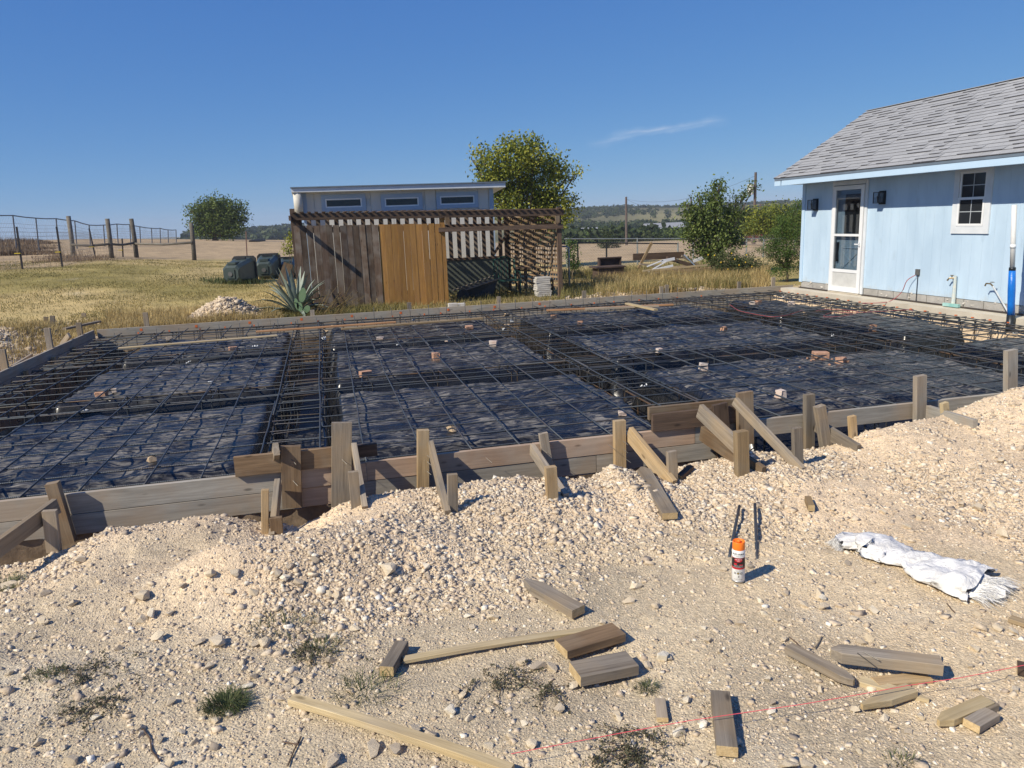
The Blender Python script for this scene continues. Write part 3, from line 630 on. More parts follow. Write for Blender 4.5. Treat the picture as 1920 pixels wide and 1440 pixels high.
kicker(nf, (1180, 812), (1256, 905), M_tan, 5.25, th=.12); gstake(nf, (1259, 846), (1261, 903), 19, M_grey)
kicker(nf, (1312, 770), (1386, 840), M_grey, 5.25, Yb=4.80, th=.12); kicker(nf, (1316, 812), (1424, 885), M_brown, 5.25, th=.12)
gstake(nf, (1389, 808), (1391, 890), 24, M_tan, .06)
kicker(nf, (1378, 752), (1497, 876), M_grey, 5.23, th=.07); gstake(nf, (1494, 802), (1496, 870), 19, M_grey)
stake(nf, (1536, 761), (1549, 842), 19, M_grey, 5.05, .06)
kicker(nf, (1532, 797), (1602, 842), M_grey, 5.2, th=.11); stake(nf, (1597, 780), (1600, 826), 14, M_tan, 4.98)
kicker(nf, (1740, 772), (1822, 798), M_greyb, 5.2, th=.11); stake(nf, (1770, 755), (1774, 795), 14, M_pale, 5.0)
M_nail = plain('nail steel', (.12, .11, .10), rough=.5, metal=.6)
for px_, py_ in [(911, 858), (1140, 833), (797, 862), (797, 880), (797, 850), (1165, 825), (1165, 840), (545, 860), (548, 900), (1014, 840), (640, 860), (1170, 858)]:
    a = AY(px_, py_, 5.25); MB().tube([a, a+Vector((.035, -.05, -.03))], .002, 4).build('nail', M_nail, nf, Matrix.Identity(4))

ff = empty('far_form', (2.7, 15.12, 0), 'long straight grey far edge form with dowels before it, below the pergola and yard', 'formwork')
xx = -4.12
while xx < 10.1:
    x1 = min(xx+rnd.uniform(2.4, 3.6), 10.12)
    for z1 in (0, -.145, -.29): plank('board', (xx, 15.12+rnd.uniform(-.003, .003), z1-.07), (x1-.004, 15.12, z1-.07), .14, .038, M_greyb, ff, (0, -1, 0))
    xx = x1
for px_, yt, yb_ in [(767, 567, 575), (935, 556, 566), (1095, 545, 556), (1250, 534, 545), (585, 581, 597), (272, 586, 606), (1450, 520, 535), (1386, 528, 540), (1240, 537, 546)]:
    a = AY(px_, yt, 15.17); plank('stake', a, (a.x, 15.17, -.4), .085, .04, M_grey, ff, (0, -1, 0))
for k in range(9):
    a = -3.4+k*.95; MB().box(a, a+.045, 15.097, 15.1, -.075, -.03).build('paint_mark', M_opaint, ff, Matrix.Identity(4))
lf = empty('left_form', (-4.17, 10.2, 0), 'grey left edge form running back to the corner beside the excavated trench', 'formwork')
yy = 5.36
while yy < 15.0:
    y1 = min(yy+rnd.uniform(2.2, 3.4), 15.08)
    for z1 in (0, -.145): plank('board', (-4.17+rnd.uniform(-.004, .004), yy, z1-.07), (-4.17, y1-.005, z1-.07), .14, .038, M_greyb, lf, (1, 0, 0))
    yy = y1
for px_, yt, yb_ in [(88, 615, 655), (147, 605, 628), (3, 655, 690)]:
    a = AX(px_, yt, -4.22); plank('stake', a, (-4.22, a.y, -.5), .085, .05, M_grey, lf, (0, -1, 0))
for k in range(6):
    yy = 8+k*1.1+rnd.uniform(-.3, .3); plank('stake', (-4.10, yy, -.1), (-4.10, yy, -.9), .085, .038, M_tan, lf, (1, 0, 0))
for k, (a, b_) in enumerate([((70, 672), (35, 690)), ((130, 628), (105, 662)), ((25, 690), (60, 668))]):
    plank('brace', AX(a[0], a[1], -4.2), AZ(b_[0], b_[1], -.25), .038, .089, M_grey if k else M_brown, lf)
# loose stakes and boards behind the left corner
ofs = empty('stake_frame', (-5.4, 16.5, -.2), 'low rail nailed to short grey stakes behind the left corner of the form', 'stake frame')
def vstake(px_, yt, yb_, z=-.2, wd=.085, m=M_grey, par=None):
    b_ = AZ(px_, yb_, z); a = AY(px_, yt, b_.y); return plank('stake', a, b_+Vector((0, 0, -.1)), wd, .045, m, par, (0, -1, 0))
for px_, yt, yb_ in [(98, 592, 622), (86, 594, 618), (157, 587, 608), (186, 602, 616)]: vstake(px_, yt, yb_, par=ofs)
a = AZ(120, 617, 0); b_ = AZ(186, 603, 0); plank('rail', a, b_, .089, .038, M_grey, ofs)
a = AZ(20, 622, -.18); b_ = AZ(190, 618, -.18); plank('rail', a, b_, .038, .089, M_grey, ofs)

# soil walls of the open perimeter trench with stones showing
M_soil = plain('trench soil', (.30, .225, .15), (.15, .11, .075), 7, .95, .6, 25, rand=0)
def soilwall(name, x0, y0, x1, y1, zt, zb, n):
    V = []; Fq = []; m_ = 8
    for i in range(n+1):
        for k in range(m_+1):
            t = i/n; s = k/m_; px_, py_ = x0+(x1-x0)*t, y0+(y1-y0)*t
            nn = rnd.uniform(-.03, .03); V.append((px_+nn*(y1 != y0), py_+nn*(x1 != x0), zt+(zb-zt)*s))
    for i in range(n):
        for k in range(m_): a = i*(m_+1)+k; Fq.append((a, a+1, a+m_+2, a+m_+1))
    return tag(obj(name, mesh(name, V, Fq, M_soil, True)), kind='structure')
soilwall('trench_wall', -4.13, 5.3, -4.13, 15.1, -.27, -1, 90); soilwall('trench_wall', -3.40, 5.4, -3.40, 14.4, -.3, -1, 90)
soilwall('trench_wall', -4.1, 15.07, 9.7, 15.07, -.40, -1, 120); soilwall('trench_wall', -4.1, 5.33, 9.6, 5.33, -.29, -1, 120)

# ------------------------------------------------------------------ boards, bricks and stones lying on the mat
def on_mat(name, a, b, wd, th, m, label, cat='board', up=(0, 0, 1), z=-.045, dz=0):
    o = plank(name, AZ(*a, z)+Vector((0, 0, dz)), AZ(*b, z), wd, th, m, None, up, seg=4); return tag(o, label, cat)
on_mat('wooden_lath', (222, 653), (520, 629), .10, .02, M_pale, 'long pale yellow board lying across the rebar at the left back corner')
on_mat('board', (480, 622), (742, 604), .09, .025, M_orange_wood, 'orange brown board on the rebar near the far form, left of two overlapping')
on_mat('board', (640, 617), (905, 597), .09, .03, M_tan, 'tan board lying on the rebar along the far form, overlapping the orange brown one', z=-.03)
on_mat('board', (1025, 582), (1262, 571), .10, .028, M_orange_wood, 'orange brown board lying on the rebar below the pergola right post')
on_mat('board', (1097, 579), (1235, 574), .07, .03, M_grey, 'short grey board stacked on the orange brown board near the far form', z=0)
on_mat('board', (1175, 569), (1230, 581), .08, .03, M_pale, 'short pale board laid diagonally over the orange brown board near the far form', z=.03)
M_brick = plain('orange pink brick', (.50, .30, .20), (.36, .20, .13), 30, .9, .8, 60)
M_brickw = plain('pale brick with mortar', (.62, .56, .50), (.50, .36, .29), 9, .9, .5, 60)
def brickmesh(m, bx, by, bz, seed):
    r = random.Random(seed); import bmesh
    bm = bmesh.new(); bmesh.ops.create_cube(bm, size=1)
    for v_ in bm.verts: v_.co = Vector((v_.co.x*bx, v_.co.y*by, v_.co.z*bz))
    bmesh.ops.bevel(bm, geom=list(bm.edges), offset=.006, segments=1, affect='EDGES')
    for v_ in bm.verts: v_.co += Vector((r.uniform(-.008, .008), r.uniform(-.008, .008), r.uniform(-.008, .008)))
    me = bpy.data.meshes.new('brick'); bm.to_mesh(me); bm.free(); me.materials.append(m); return me
BR = [(817, 668, 'o', .09, .09, .10, 'small upright brown brick piece on the second bay beside a long bar'), (685, 697, 'o', .14, .09, .08, 'brown brick block in the second bay beside the left trench'), (1357, 614, 'o', .08, .08, .08, 'small pink brick cube behind the third bay'), (1319, 688, 'w', .085, .08, .09, 'pink and white brick chunk standing in the middle of the third bay'), (1236, 656, 'w', .08, .07, .07, 'white and brown brick chunk just behind the middle cross trench'), (1464, 741, 'w', .07, .10, .09, 'whitish brick chunk near the front form of the third bay'), (1637, 608, 'o', .09, .07, .10, 'small pink brick leaning in the right back bay'), (1484, 563, 'w', .12, .09, .08, 'pinkish brick lying near the house end of the far form'), (1422, 562, 'o', .13, .08, .06, 'tan brick near the far form before the bushes'), (190, 732, 'o', .12, .09, .07, 'dark red brick half in shade in the left bay'), (214, 727, 'w', .07, .07, .05, 'pale pink brick piece beside the dark red brick in the left bay'), (1538, 667, 'o', .18, .11, .10, 'largest broken brick in the crumbled pile on the third bay'), (1577, 674, 'o', .11, .09, .07, 'darker broken brick right of the crumbled pile on the third bay'), (437, 648, 'o', .13, .09, .06, 'tan brick beside a bar at the back of the left bay'), (925, 642, 'w', .11, .08, .08, 'white ended brick at the right side of the second bay'), (880, 612, 'o', .14, .09, .05, 'flat brick chip at the back of the second bay'), (1088, 601, 'o', .09, .07, .06, 'orange brick lump at the back of the third bay'), (1038, 588, 'o', .10, .07, .05, 'orange brick lump below the end of a board near the far form'), (712, 628, 'w', .12, .08, .05, 'pale pink brick in crumbs at the back of the second bay'), (1590, 585, 'o', .12, .08, .05, 'pink brick under red cord in the right back bay'), (840, 628, 'w', .09, .06, .05, 'small white chip at the back of the second bay'), (1167, 768, 'w', .075, .05, .045, 'small pale wedge of brick by the front right corner of the second bay'), (1410, 565, 'w', .10, .09, .06, 'white stone lump left of the tan brick near the far form')]
def pz(x, y): return float(poly_z(np.array([x]), np.array([y]))[0])
for i, (px_, py_, k, bx, by, bz, lb) in enumerate(BR):
    p = AZ(px_, py_+4, -.13); z0 = pz(p.x, p.y); M = Matrix.Translation((p.x, p.y, max(z0, -.2)+bz/2-.004)) @ Matrix.Rotation(rnd.uniform(-.5, .5), 4, 'Z')
    tag(obj('brick', brickmesh(M_brick if k == 'o' else M_brickw, bx, by, bz, i), None, M), lb, 'brick')
def lump(px_, py_, s, m, label, name='stone', cat='stone', group=None, zz=-.13):
    p = AZ(px_, py_, zz); me_ = rock_mesh(rnd.randrange(999), .7, name); me_.materials.clear(); me_.materials.append(m)
    return tag(obj(name, me_, None, Matrix.Translation((p.x, p.y, max(pz(p.x, p.y), -.2)+s*.25)) @ Matrix.Diagonal((s, s, s, 1))), label, cat, group)
M_tanrock = plain('tan rock', (.62, .47, .30), (.38, .27, .17), 14, .9, .6, 30)
lump(848, 803, .12, M_tanrock, 'jagged tan rock on the front of the second bay')
lump(288, 862, .11, M_tanrock, 'tan rock chip under a bar on the front of the left bay'); lump(394, 714, .075, M_polyw, 'white stone at the middle of the left bay')
lump(318, 638, .16, M_stone, 'flat grey stone beside the pale board in the left bay')
for px_, py_, s in [(1477, 675, .03), (1505, 673, .035), (1520, 680, .04), (1560, 672, .04), (1555, 684, .04), (1590, 678, .05), (1530, 660, .03), (1548, 655, .04), (1500, 690, .035), (1515, 669, .05), (1585, 690, .03)]:
    lump(px_, py_, s, M_brick, 'orange brick crumb '+('left of' if px_ < 1535 else 'right of')+' the broken brick pile on the third bay', 'brick_crumb', 'brick crumb', 'brick crumbs on the third bay')
for px_, py_, s in [(1510, 557, .12), (1470, 552, .08), (1396, 551, .08), (1330, 556, .08), (1508, 585, .14), (1620, 578, .2), (1895, 627, .2), (1905, 620, .12), (1700, 573, .07), (1735, 582, .06), (775, 595, .08), (745, 640, .05), (610, 618, .16), (625, 608, .14), (608, 630, .12), (950, 588, .16), (952, 606, .15), (960, 598, .12), (945, 612, .1)]:
    lump(px_, py_, s, M_tanrock if s > .13 else M_polyw, ('larger' if s > .13 else 'small')+' pale stone under the rebar '+('at the far left trench' if px_ < 680 else 'at the second bay' if px_ < 900 else 'at the second trench' if px_ < 1000 else 'behind the third bay' if px_ < 1500 else 'near the house'), 'stone', 'stone', 'pale stones under the rebar')
# red cord snaking on the mat
M_cord = plain('red cord', (.42, .10, .11), (.30, .07, .08), 5, .6)
def cord(name, pts, r, label, m=None):
    out = []
    for i in range(len(pts)-1):
        for k in range(4):
            t = k/4; p0 = pts[max(i-1, 0)]; p1 = pts[i]; p2 = pts[i+1]; p3 = pts[min(i+2, len(pts)-1)]
            out.append(.5*((2*p1)+(p2-p0)*t+(2*p0-5*p1+4*p2-p3)*t*t+(3*p1-p0-3*p2+p3)*t*t*t))
    out.append(pts[-1]); g = MB().tube(out, r, 5); return tag(obj(name, mesh(name, g.v, g.f, m or M_cord, True)), label, 'cord')
cord('red_cord', [AZ(*p, -.04) for p in [(1367, 570), (1385, 582), (1410, 588), (1432, 592), (1450, 594), (1475, 591), (1495, 585), (1505, 581)]], .0045, 'pink red cord trailing over the rebar at the back right of the slab')
cord('red_cord', [AZ(*p, -.04) for p in [(1530, 583), (1548, 580), (1580, 581), (1610, 585), (1585, 592), (1545, 594), (1560, 586), (1600, 586), (1650, 584), (1700, 581), (1712, 583)]], .004, 'loose pink red cord looped over the right back bay near the house')

# paint can, stakes of rebar, woven sack, string line and offcuts in the foreground
def gp(px_, py_, dz=0): p = groundhit(px_, py_); return Vector((p[0], p[1], gz(p[0], p[1])+dz))
c0 = gp(1384, 1089); canr = .0335; canz = c0.z+.004
can = empty('spray_can', (c0.x, c0.y, canz), 'white aerosol can of marking paint with bright orange cap standing on the dirt', 'spray can')
def lathe(name, prof, m, parent, M, n=40, smooth=True):
    V = []; Fq = []
    for r, z in prof:
        for k in range(n): V.append((r*math.cos(2*math.pi*k/n), r*math.sin(2*math.pi*k/n), z))
    for i in range(len(prof)-1):
        for k in range(n): k2 = (k+1) % n; Fq.append((i*n+k, i*n+k2, (i+1)*n+k2, (i+1)*n+k))
    Fq.append(tuple(reversed(range(n)))); Fq.append(tuple((len(prof)-1)*n+k for k in range(n)))
    return obj(name, mesh(name, V, Fq, m, smooth), parent, M)
Mc = Matrix.Translation((c0.x, c0.y, canz)) @ Matrix.Rotation(math.radians(1.5), 4, 'X') @ Matrix.Rotation(math.radians(-1.5), 4, 'Y')
M_canw = plain('white enamel', (.80, .80, .78), (.76, .76, .75), 4, .3, rand=0); M_cano = plain('orange plastic cap', (.93, .21, .02), (.90, .20, .02), 4, .35, rand=0)
M_blk = plain('black print', (.015, .015, .018), rough=.4); M_redp = plain('red print', (.50, .02, .03), rough=.4); M_steel = plain('can rim steel', (.5, .5, .5), rough=.35, metal=.8)
M_ylw = plain('yellow print', (.75, .55, .05), rough=.4); M_gryp = plain('grey print', (.12, .12, .12), rough=.4)
lathe('body', [(.031, 0), (.0335, .003), (.0335, .178), (.0315, .184)], M_canw, can, Mc)
lathe('rim', [(.0335, .0), (.0345, .002), (.0345, .006), (.0336, .008)], M_steel, can, Mc)
lathe('cap', [(.0322, .182), (.0326, .183), (.0315, .224), (.0305, .226), (.0288, .226), (.0285, .216), (.001, .215)], M_cano, can, Mc)
lathe('nozzle', [(.010, .215), (.010, .229), (.007, .231), (.001, .231)], M_cano, can, Mc, 14)
def wrap(name, a0, a1, z0, z1, m, r=.0339, n=14, zt=None):
    """a printed patch that follows the can wall; angles in degrees from the side facing the camera"""
    base = math.atan2(-c0.y, -c0.x); V = []; Fq = []
    for i in range(n+1):
        an = base + math.radians(a0+(a1-a0)*i/n); zz0, zz1 = (z0, z1) if zt is None else zt(i/n, z0, z1)
        V += [(r*math.cos(an), r*math.sin(an), zz0), (r*math.cos(an), r*math.sin(an), zz1)]
    for i in range(n): Fq.append((2*i, 2*i+2, 2*i+3, 2*i+1))
    return obj(name, mesh(name, V, Fq, m, True), can, Mc)
def wtext(s, zc, size, m, r=.0343, a=0, name='lettering', bold=0.0):
    cu = bpy.data.curves.new(name, 'FONT'); cu.body = s; cu.size = size; cu.align_x = 'CENTER'; cu.offset = bold; cu.resolution_u = 2
    o = bpy.data.objects.new(name, cu); C.objects.link(o); dg = bpy.context.evaluated_depsgraph_get(); me_ = bpy.data.meshes.new_from_object(o.evaluated_get(dg))
    C.objects.unlink(o); bpy.data.objects.remove(o)
    import bmesh
    bm = bmesh.new(); bm.from_mesh(me_); bm.to_mesh(me_); bm.free()
    base = math.atan2(-c0.y, -c0.x)+math.radians(a)
    for v_ in me_.vertices:
        an = base + v_.co.x/.0339; v_.co = Vector((r*math.cos(an), r*math.sin(an), zc+v_.co.y))
    me_.materials.clear(); me_.materials.append(m); return obj(name, me_, can, Mc)
wrap('label_band', -100, 100, .088, .139, M_blk, .0338, 40, lambda t, a, b: (a, b-.006*math.cos((t-.5)*math.pi)*0-.004*math.cos(t*6.28)))
wrap('label_stripe', -100, 100, .0765, .0875, M_redp, .0338, 40); wrap('label_stripe', -100, 100, .139, .1425, M_redp, .0338, 40)
wrap('emblem', -38, 38, .118, .141, M_redp, .0341, 18, lambda t, a, b: ((a+b)/2-(b-a)/2*math.sin(math.pi*t)**.5, (a+b)/2+(b-a)/2*math.sin(math.pi*t)**.5))
wtext('RUST-OLEUM', .160, .0105, M_blk, bold=.0004); wtext('INDUSTRIAL CHOICE', .1525, .0052, M_blk); wtext('MARKING PAINT', .147, .0045, M_gryp)
wtext('PRECISION', .131, .0075, M_canw, .0345); wtext('LINE', .1235, .007, M_canw, .0345)
wtext('INVERTED MARKING', .096, .0052, M_canw, .0345); wtext('PEINTURE DE MARQUAGE', .0905, .0040, M_canw, .0345)
wrap('label_picture', -40, -12, .101, .112, M_redp, .0341); wrap('label_picture', 8, 42, .100, .106, M_redp, .0341)
wtext('Superior Visibility', .070, .0048, M_gryp); wtext('Water Based', .0645, .0045, M_gryp)
for a0, m_ in ((-38, M_gryp), (-10, M_blk), (18, M_blk)): wrap('pictogram', a0, a0+19, .049, .060, m_, .0341, 5)
for a0, m_ in ((-33, M_canw), (-5, M_ylw), (24, M_canw)): wrap('pictogram', a0, a0+8, .052, .057, m_, .0343, 3)
wtext('3', .032, .013, M_blk, a=4, bold=.0006); wtext('NET WT 17 OZ (482 g)', .018, .0048, M_gryp); wtext('___________', .026, .004, M_gryp)

for (a, b_), lb, hh in ((((1386, 957), (1369, 1036)), 'left short steel rebar pin stuck in the gravel behind the spray can', .16), (((1415, 953), (1419, 1040)), 'right short steel rebar pin stuck in the gravel behind the spray can', .17)):
    p0 = gp(*b_); d_ = fdepth(p0); top = gp(a[0], a[1]+6, .05)
    g = MB().tube([p0+(p0-top).normalized()*.06, p0, (p0+top)/2, top], .0095, 10); o = g.build('rebar_pin', M_bar, None, None, True); tag(o, lb, 'rebar pin', 'rebar pins behind the spray can')
# loose timber in the foreground
def loose(name, a, b, wd, th, m, label, dz=.0, up=(0, 0, 1), **k):
    pa, pb = gp(*a, th/2+dz), gp(*b, th/2+dz); return tag(plank(name, pa, pb, wd, th, m, None, up, end=M_end, **k), label, 'wood offcut' if name == 'wood_block' else 'board')
loose('pointed_stake', (1085, 1160), (985, 1102), .085, .045, M_grey, 'pale grey sharpened stake lying above the long thin lath', .012, point=.10)
loose('wooden_lath', (757, 1246), (1148, 1186), .042, .018, M_pale, 'thin yellow lath lying between the small block and the two stacked dark blocks', .012, seg=6, warp=.012)
loose('wood_block', (755, 1222), (726, 1272), .062, .045, M_grey, 'short grey two by four offcut at the left end of the thin lath', .01)
loose('wood_block', (1052, 1232), (1160, 1200), .115, .04, M_brown, 'upper of the two dark square cut blocks beside the thin lath', .018)
loose('wood_block', (1078, 1280), (1185, 1258), .125, .045, M_grey, 'lower of the two dark square cut blocks, the greyer one with pale cut ends', .016)
loose('board', (548, 1322), (960, 1458), .045, .03, M_pale, 'long pale board running out of the bottom of the picture left of centre', .01, seg=6, warp=.01)
loose('board', (1350, 1318), (1363, 1425), .075, .04, M_grey, 'grey plank lying end on under the red string near the bottom', .012)
loose('board', (1478, 1230), (1600, 1296), .055, .035, M_grey, 'weathered grey stake with rounded end left of the longest grey plank', .02, point=.05)
loose('board', (1762, 1278), (1556, 1252), .075, .05, M_grey, 'longest grey plank on the pale splinters at the lower right', .045, point=.04)
loose('board', (1612, 1282), (1742, 1318), .05, .02, M_pale, 'pale splintered strip under the grey plank at the lower right', .0, point=.1)
loose('wood_block', (1640, 1285), (1740, 1275), .06, .02, M_tan, 'tan strip sticking out beneath the grey plank at the lower right', .0)
loose('wood_wedge', (1708, 1306), (1615, 1338), .06, .03, M_pale, 'yellow wedge with red string across it at the lower right', .012, point=.12)
loose('wood_wedge', (1850, 1328), (1758, 1368), .055, .03, M_pale, 'split yellow wedge near the right edge', .012, point=.05)
loose('wood_wedge', (1862, 1330), (1800, 1358), .045, .03, M_grey, 'grey split piece against the yellow wedge near the right edge', .002)
loose('wood_block', (1858, 1350), (1820, 1372), .06, .03, M_grey, 'small broken grey chunk below the yellow wedge near the right edge', .008)
loose('wood_block', (1237, 1320), (1242, 1358), .045, .02, M_grey, 'small flat grey offcut beside the grass tuft', .006)
loose('wood_block', (1514, 944), (1521, 962), .04, .04, M_tan, 'tiny square offcut half buried in the heap behind the rebar pins', .01)
loose('wood_block', (1893, 1166), (1935, 1180), .05, .02, M_tan, 'splinter of wood at the right edge above the red string', .006)
loose('board', (1906, 1262), (1945, 1270), .07, .03, M_dark, 'dark board end at the right edge beside the red string', .01)
loose('pointed_stake', (1256, 980), (1204, 890), .10, .045, M_grey, 'grey pointed plank lying down the heap below the tan brace', .02, point=.06)
loose('wood_block', (1274, 903), (1296, 884), .05, .03, M_dark, 'dark scrap of timber on the heap beside a short stake', .02)
loose('board', (345, 603), (440, 597), .09, .04, M_tan, 'tan board half buried behind the far form before the gravel heap')
for px_, py_, a0 in [(1615, 1262, 1), (1605, 1265, 2)]:
    p = gp(px_, py_, .10); MB().tube([p, p+Vector((.03*a0, -.06, -.04*a0+.03))], .0022, 5).build('nail', M_nail, None); o = bpy.context.scene.collection.objects[-1]; tag(o, 'bent nail sticking out of the longest grey plank' if a0 == 1 else 'second nail lying on the longest grey plank', 'nail')
# string line
pts = [gp(*p, .05) for p in [(960, 1450), (1160, 1412), (1290, 1387), (1500, 1352), (1600, 1336), (1700, 1318), (1800, 1302), (1960, 1270)]]
M_str = plain('fluorescent string', (.75, .10, .13), (.65, .08, .1), 5, .6)
for p in pts: p.z = -.185
g = MB().tube(pts, .0016, 4); tag(g.build('string_line', M_str, None), 'thin pink red mason string stretched low over the offcuts in the foreground', 'string')

from mathutils import noise as mnoise
# woven sack
SK = [(1572, 1008, .045), (1600, 1004, .10), (1640, 1012, .135), (1680, 1028, .105), (1712, 1040, .085), (1740, 1052, .12), (1780, 1066, .155), (1815, 1078, .165), (1838, 1086, .165)]
cen = [gp(px_, py_+22, 0) for px_, py_, _ in SK]; V = []; Fq = []; n = 40; NS = 64
for i in range(NS+1):
    t = i/NS*(len(SK)-1); k = min(int(t), len(SK)-2); f_ = t-k; p = cen[k].lerp(cen[k+1], f_); wd = (SK[k][2]*(1-f_)+SK[k+1][2]*f_)*1.13
    tang = (cen[min(k+1, len(cen)-1)]-cen[max(k-1, 0)]).normalized(); side = Vector((-tang.y, tang.x, 0)).normalized()
    tw = 1.4*math.exp(-((t-3.9)/1.0)**2); hgt = .036+.024*math.exp(-((t-6.8)/1.5)**2)+.016*math.exp(-((t-2)/1.0)**2)
    for j in range(n):
        an = 2*math.pi*j/n; fold = 1+.10*math.sin(3*an+t*1.1+tw*3)+.09*abs(math.sin(3.5*an-t*.9))+.03*math.sin(7*an-t*1.3)+.02*math.sin(12*an+t*2)
        a2 = an+tw; yy_ = math.cos(a2)*wd*fold; zz_ = max(math.sin(a2), -.3)*hgt*(fold**1.7)
        zz_ += .006*math.sin(t*3.3+an*2)+.003*math.sin(t*7+an*3)
        q = p+side*yy_; nv = mnoise.noise(Vector((q.x*9, q.y*9, 3*math.sin(an))))+.6*mnoise.noise(Vector((q.x*21, q.y*21, 5*math.sin(an)))); zz_ += .022*abs(nv)-.004; q = q+side*.012*nv; V.append((q.x+tang.x*.012*math.sin(an*4+i), q.y+tang.y*.012*math.sin(an*4), max(p.z, gz(q.x, q.y))+.012+max(zz_, -.006)+.012))
for i in range(NS):
    for j in range(n): j2 = (j+1) % n; Fq.append((i*n+j, i*n+j2, (i+1)*n+j2, (i+1)*n+j))
m, nt, b = base_mat('white woven sack', .6, .3); v = coords(nt)
nt.links.new(ramp(nt, noise(nt, v, 9, 5), [(.3, (.62, .60, .565)), (.6, (.76, .745, .715))]), b.inputs['Base Color'])
bump(nt, b, noise(nt, coords(nt, (1, 1, 1)), 16, 5, .55, 1.5), .6, .03); M_sack = m
sack = empty('woven_sack', cen[4], 'crumpled white woven plastic sack with frayed open ends lying on the dirt', 'sack')
obj('sack_cloth', mesh('sack_cloth', V, Fq, M_sack, True), sack, Matrix.Identity(4))
def fray(c_, tang, wd, nn, L, lab):
    g = MB(); side = Vector((-tang.y, tang.x, 0))
    for k in range(nn):
        s_ = rnd.uniform(-1, 1); p = c_+side*s_*wd*.9+Vector((0, 0, .015+rnd.uniform(0, .055)*(1-abs(s_)))); d_ = (tang+side*rnd.uniform(-.6, .6)*1.0+Vector((0, 0, rnd.uniform(-.25, .25)))).normalized(); l_ = L*rnd.uniform(.3, 1)
        w_ = Vector((rnd.uniform(-1, 1), rnd.uniform(-1, 1), rnd.uniform(-1, 1))).normalized()*rnd.uniform(.0006, .0018)
        m1 = p+d_*l_*.5+Vector((0, 0, .01)); e = p+d_*l_+Vector((rnd.uniform(-.02, .02), rnd.uniform(-.02, .02), -.02)); e.z = max(e.z, gz(e.x, e.y)+.004)
        g.quad(p-w_, p+w_, m1+w_, m1-w_); g.quad(m1-w_, m1+w_, e)
    return tag(g.build('frayed_edge', M_sack, sack, Matrix.Identity(4)), kind='stuff')
fray(cen[-1], (cen[-1]-cen[-2]).normalized(), .155, 750, .17, ''); fray(cen[0], (cen[0]-cen[1]).normalized(), .06, 300, .06, '')
g = MB(); c_ = cen[-1]; tg = (cen[-1]-cen[-2]).normalized(); sd_ = Vector((-tg.y, tg.x, 0)); R1 = []
for k in range(2):
    for j in range(15):
        s_ = (j/14-.5)*2; hh = .055*(1-s_*s_)*(1-.55*k)+.012+.012*math.sin(j*2.1+k)
        R1.append(c_+tg*(.155*k*(.6+.4*math.sin(j*1.7)**2)-.01)+sd_*s_*.145*(1-.15*k)+Vector((0, 0, hh)))
for j in range(14): g.quad(R1[j], R1[j+1], R1[15+j+1], R1[15+j])
g.build('inner_flap', M_sack, sack, Matrix.Identity(4))

# ------------------------------------------------------------------ weeds and grass tufts in the dirt
def leafmat(name, stops, tr=.3): return tone_mat(name, stops, .65, 10, .15, 0, transl=tr, spec=.3)
M_weed = leafmat('weed green', [(0, (.035, .05, .018)), (.5, (.075, .105, .035)), (1, (.16, .17, .07))])
M_dry = leafmat('dry grass', [(0, (.20, .145, .055)), (.5, (.46, .34, .14)), (1, (.66, .52, .25))])
M_mix = leafmat('lawn grass', [(0, (.10, .10, .03)), (.4, (.22, .195, .065)), (.7, (.40, .31, .12)), (1, (.60, .47, .21))])
def blades(px_, py_, pz_, h, wd, lean, tone, spread_=None):
    """thin 3-triangle blades; arrays"""
    n = len(px_); a = rg.uniform(0, 2*np.pi, n) if spread_ is None else spread_; w0 = np.stack([np.cos(a+1.57), np.sin(a+1.57), 0*a], -1)*wd[:, None]*.5
    p0 = np.stack([px_, py_, pz_], -1); dd = np.stack([np.cos(a), np.sin(a), 0*a], -1)
    mid = p0+dd*(lean*.35*h)[:, None]+np.array([0, 0, 1])*(h*.6)[:, None]*np.sqrt(np.maximum(1-.3*lean, .1))[:, None]
    tip = p0+dd*(lean*h)[:, None]+np.array([0, 0, 1])*(h*np.maximum(1-.55*lean, .12))[:, None]
    V = np.stack([p0-w0, p0+w0, mid+w0*.75, mid-w0*.75, tip], 1).reshape(-1, 3)
    q = (np.arange(n)*5)[:, None]
    F = np.concatenate([q+np.array([0, 1, 2]), q+np.array([0, 2, 3]), q+np.array([3, 2, 4])], 0)
    return V, F, np.repeat(tone, 5)
def tuft(name, px_, py_, rad, n, hh, m, label, cat='grass', lean=(.5, 1.3), tn=(0, 1), wd=.003):
    c_ = gp(px_, py_); a = rg.uniform(0, 2*np.pi, n); r_ = rad*rg.uniform(0, 1, n)**.7
    x = c_.x+np.cos(a)*r_; y = c_.y+np.sin(a)*r_*.8; V, F, T = blades(x, y, ground_z(x, y), rg.uniform(.4, 1, n)*hh, rg.uniform(.5, 1.3, n)*wd, rg.uniform(*lean, n), rg.uniform(*tn, n), a+rg.normal(0, .5, n))
    return tag(obj(name, npmesh(name, V, F, m, False, T)), label, cat)
tuft('grass_tuft', 425, 1325, .085, 620, .075, M_weed, 'green grass tuft in the dirt left of the long pale board')
tuft('grass_tuft', 1212, 1292, .05, 200, .045, M_weed, 'small fine green grass tuft right of the dark square cut blocks', wd=.002)
tuft('grass_tuft', 690, 1300, .13, 150, .10, M_weed, 'sparse creeping grass with dry runners above the long pale board', tn=(.1, .9))
tuft('grass_tuft', 530, 1180, .16, 150, .09, M_weed, 'thin grass blades at the foot of the gravel mound'); tuft('grass_tuft', 595, 1222, .12, 160, .07, M_weed, 'dark spreading grass among stones below the gravel mound')
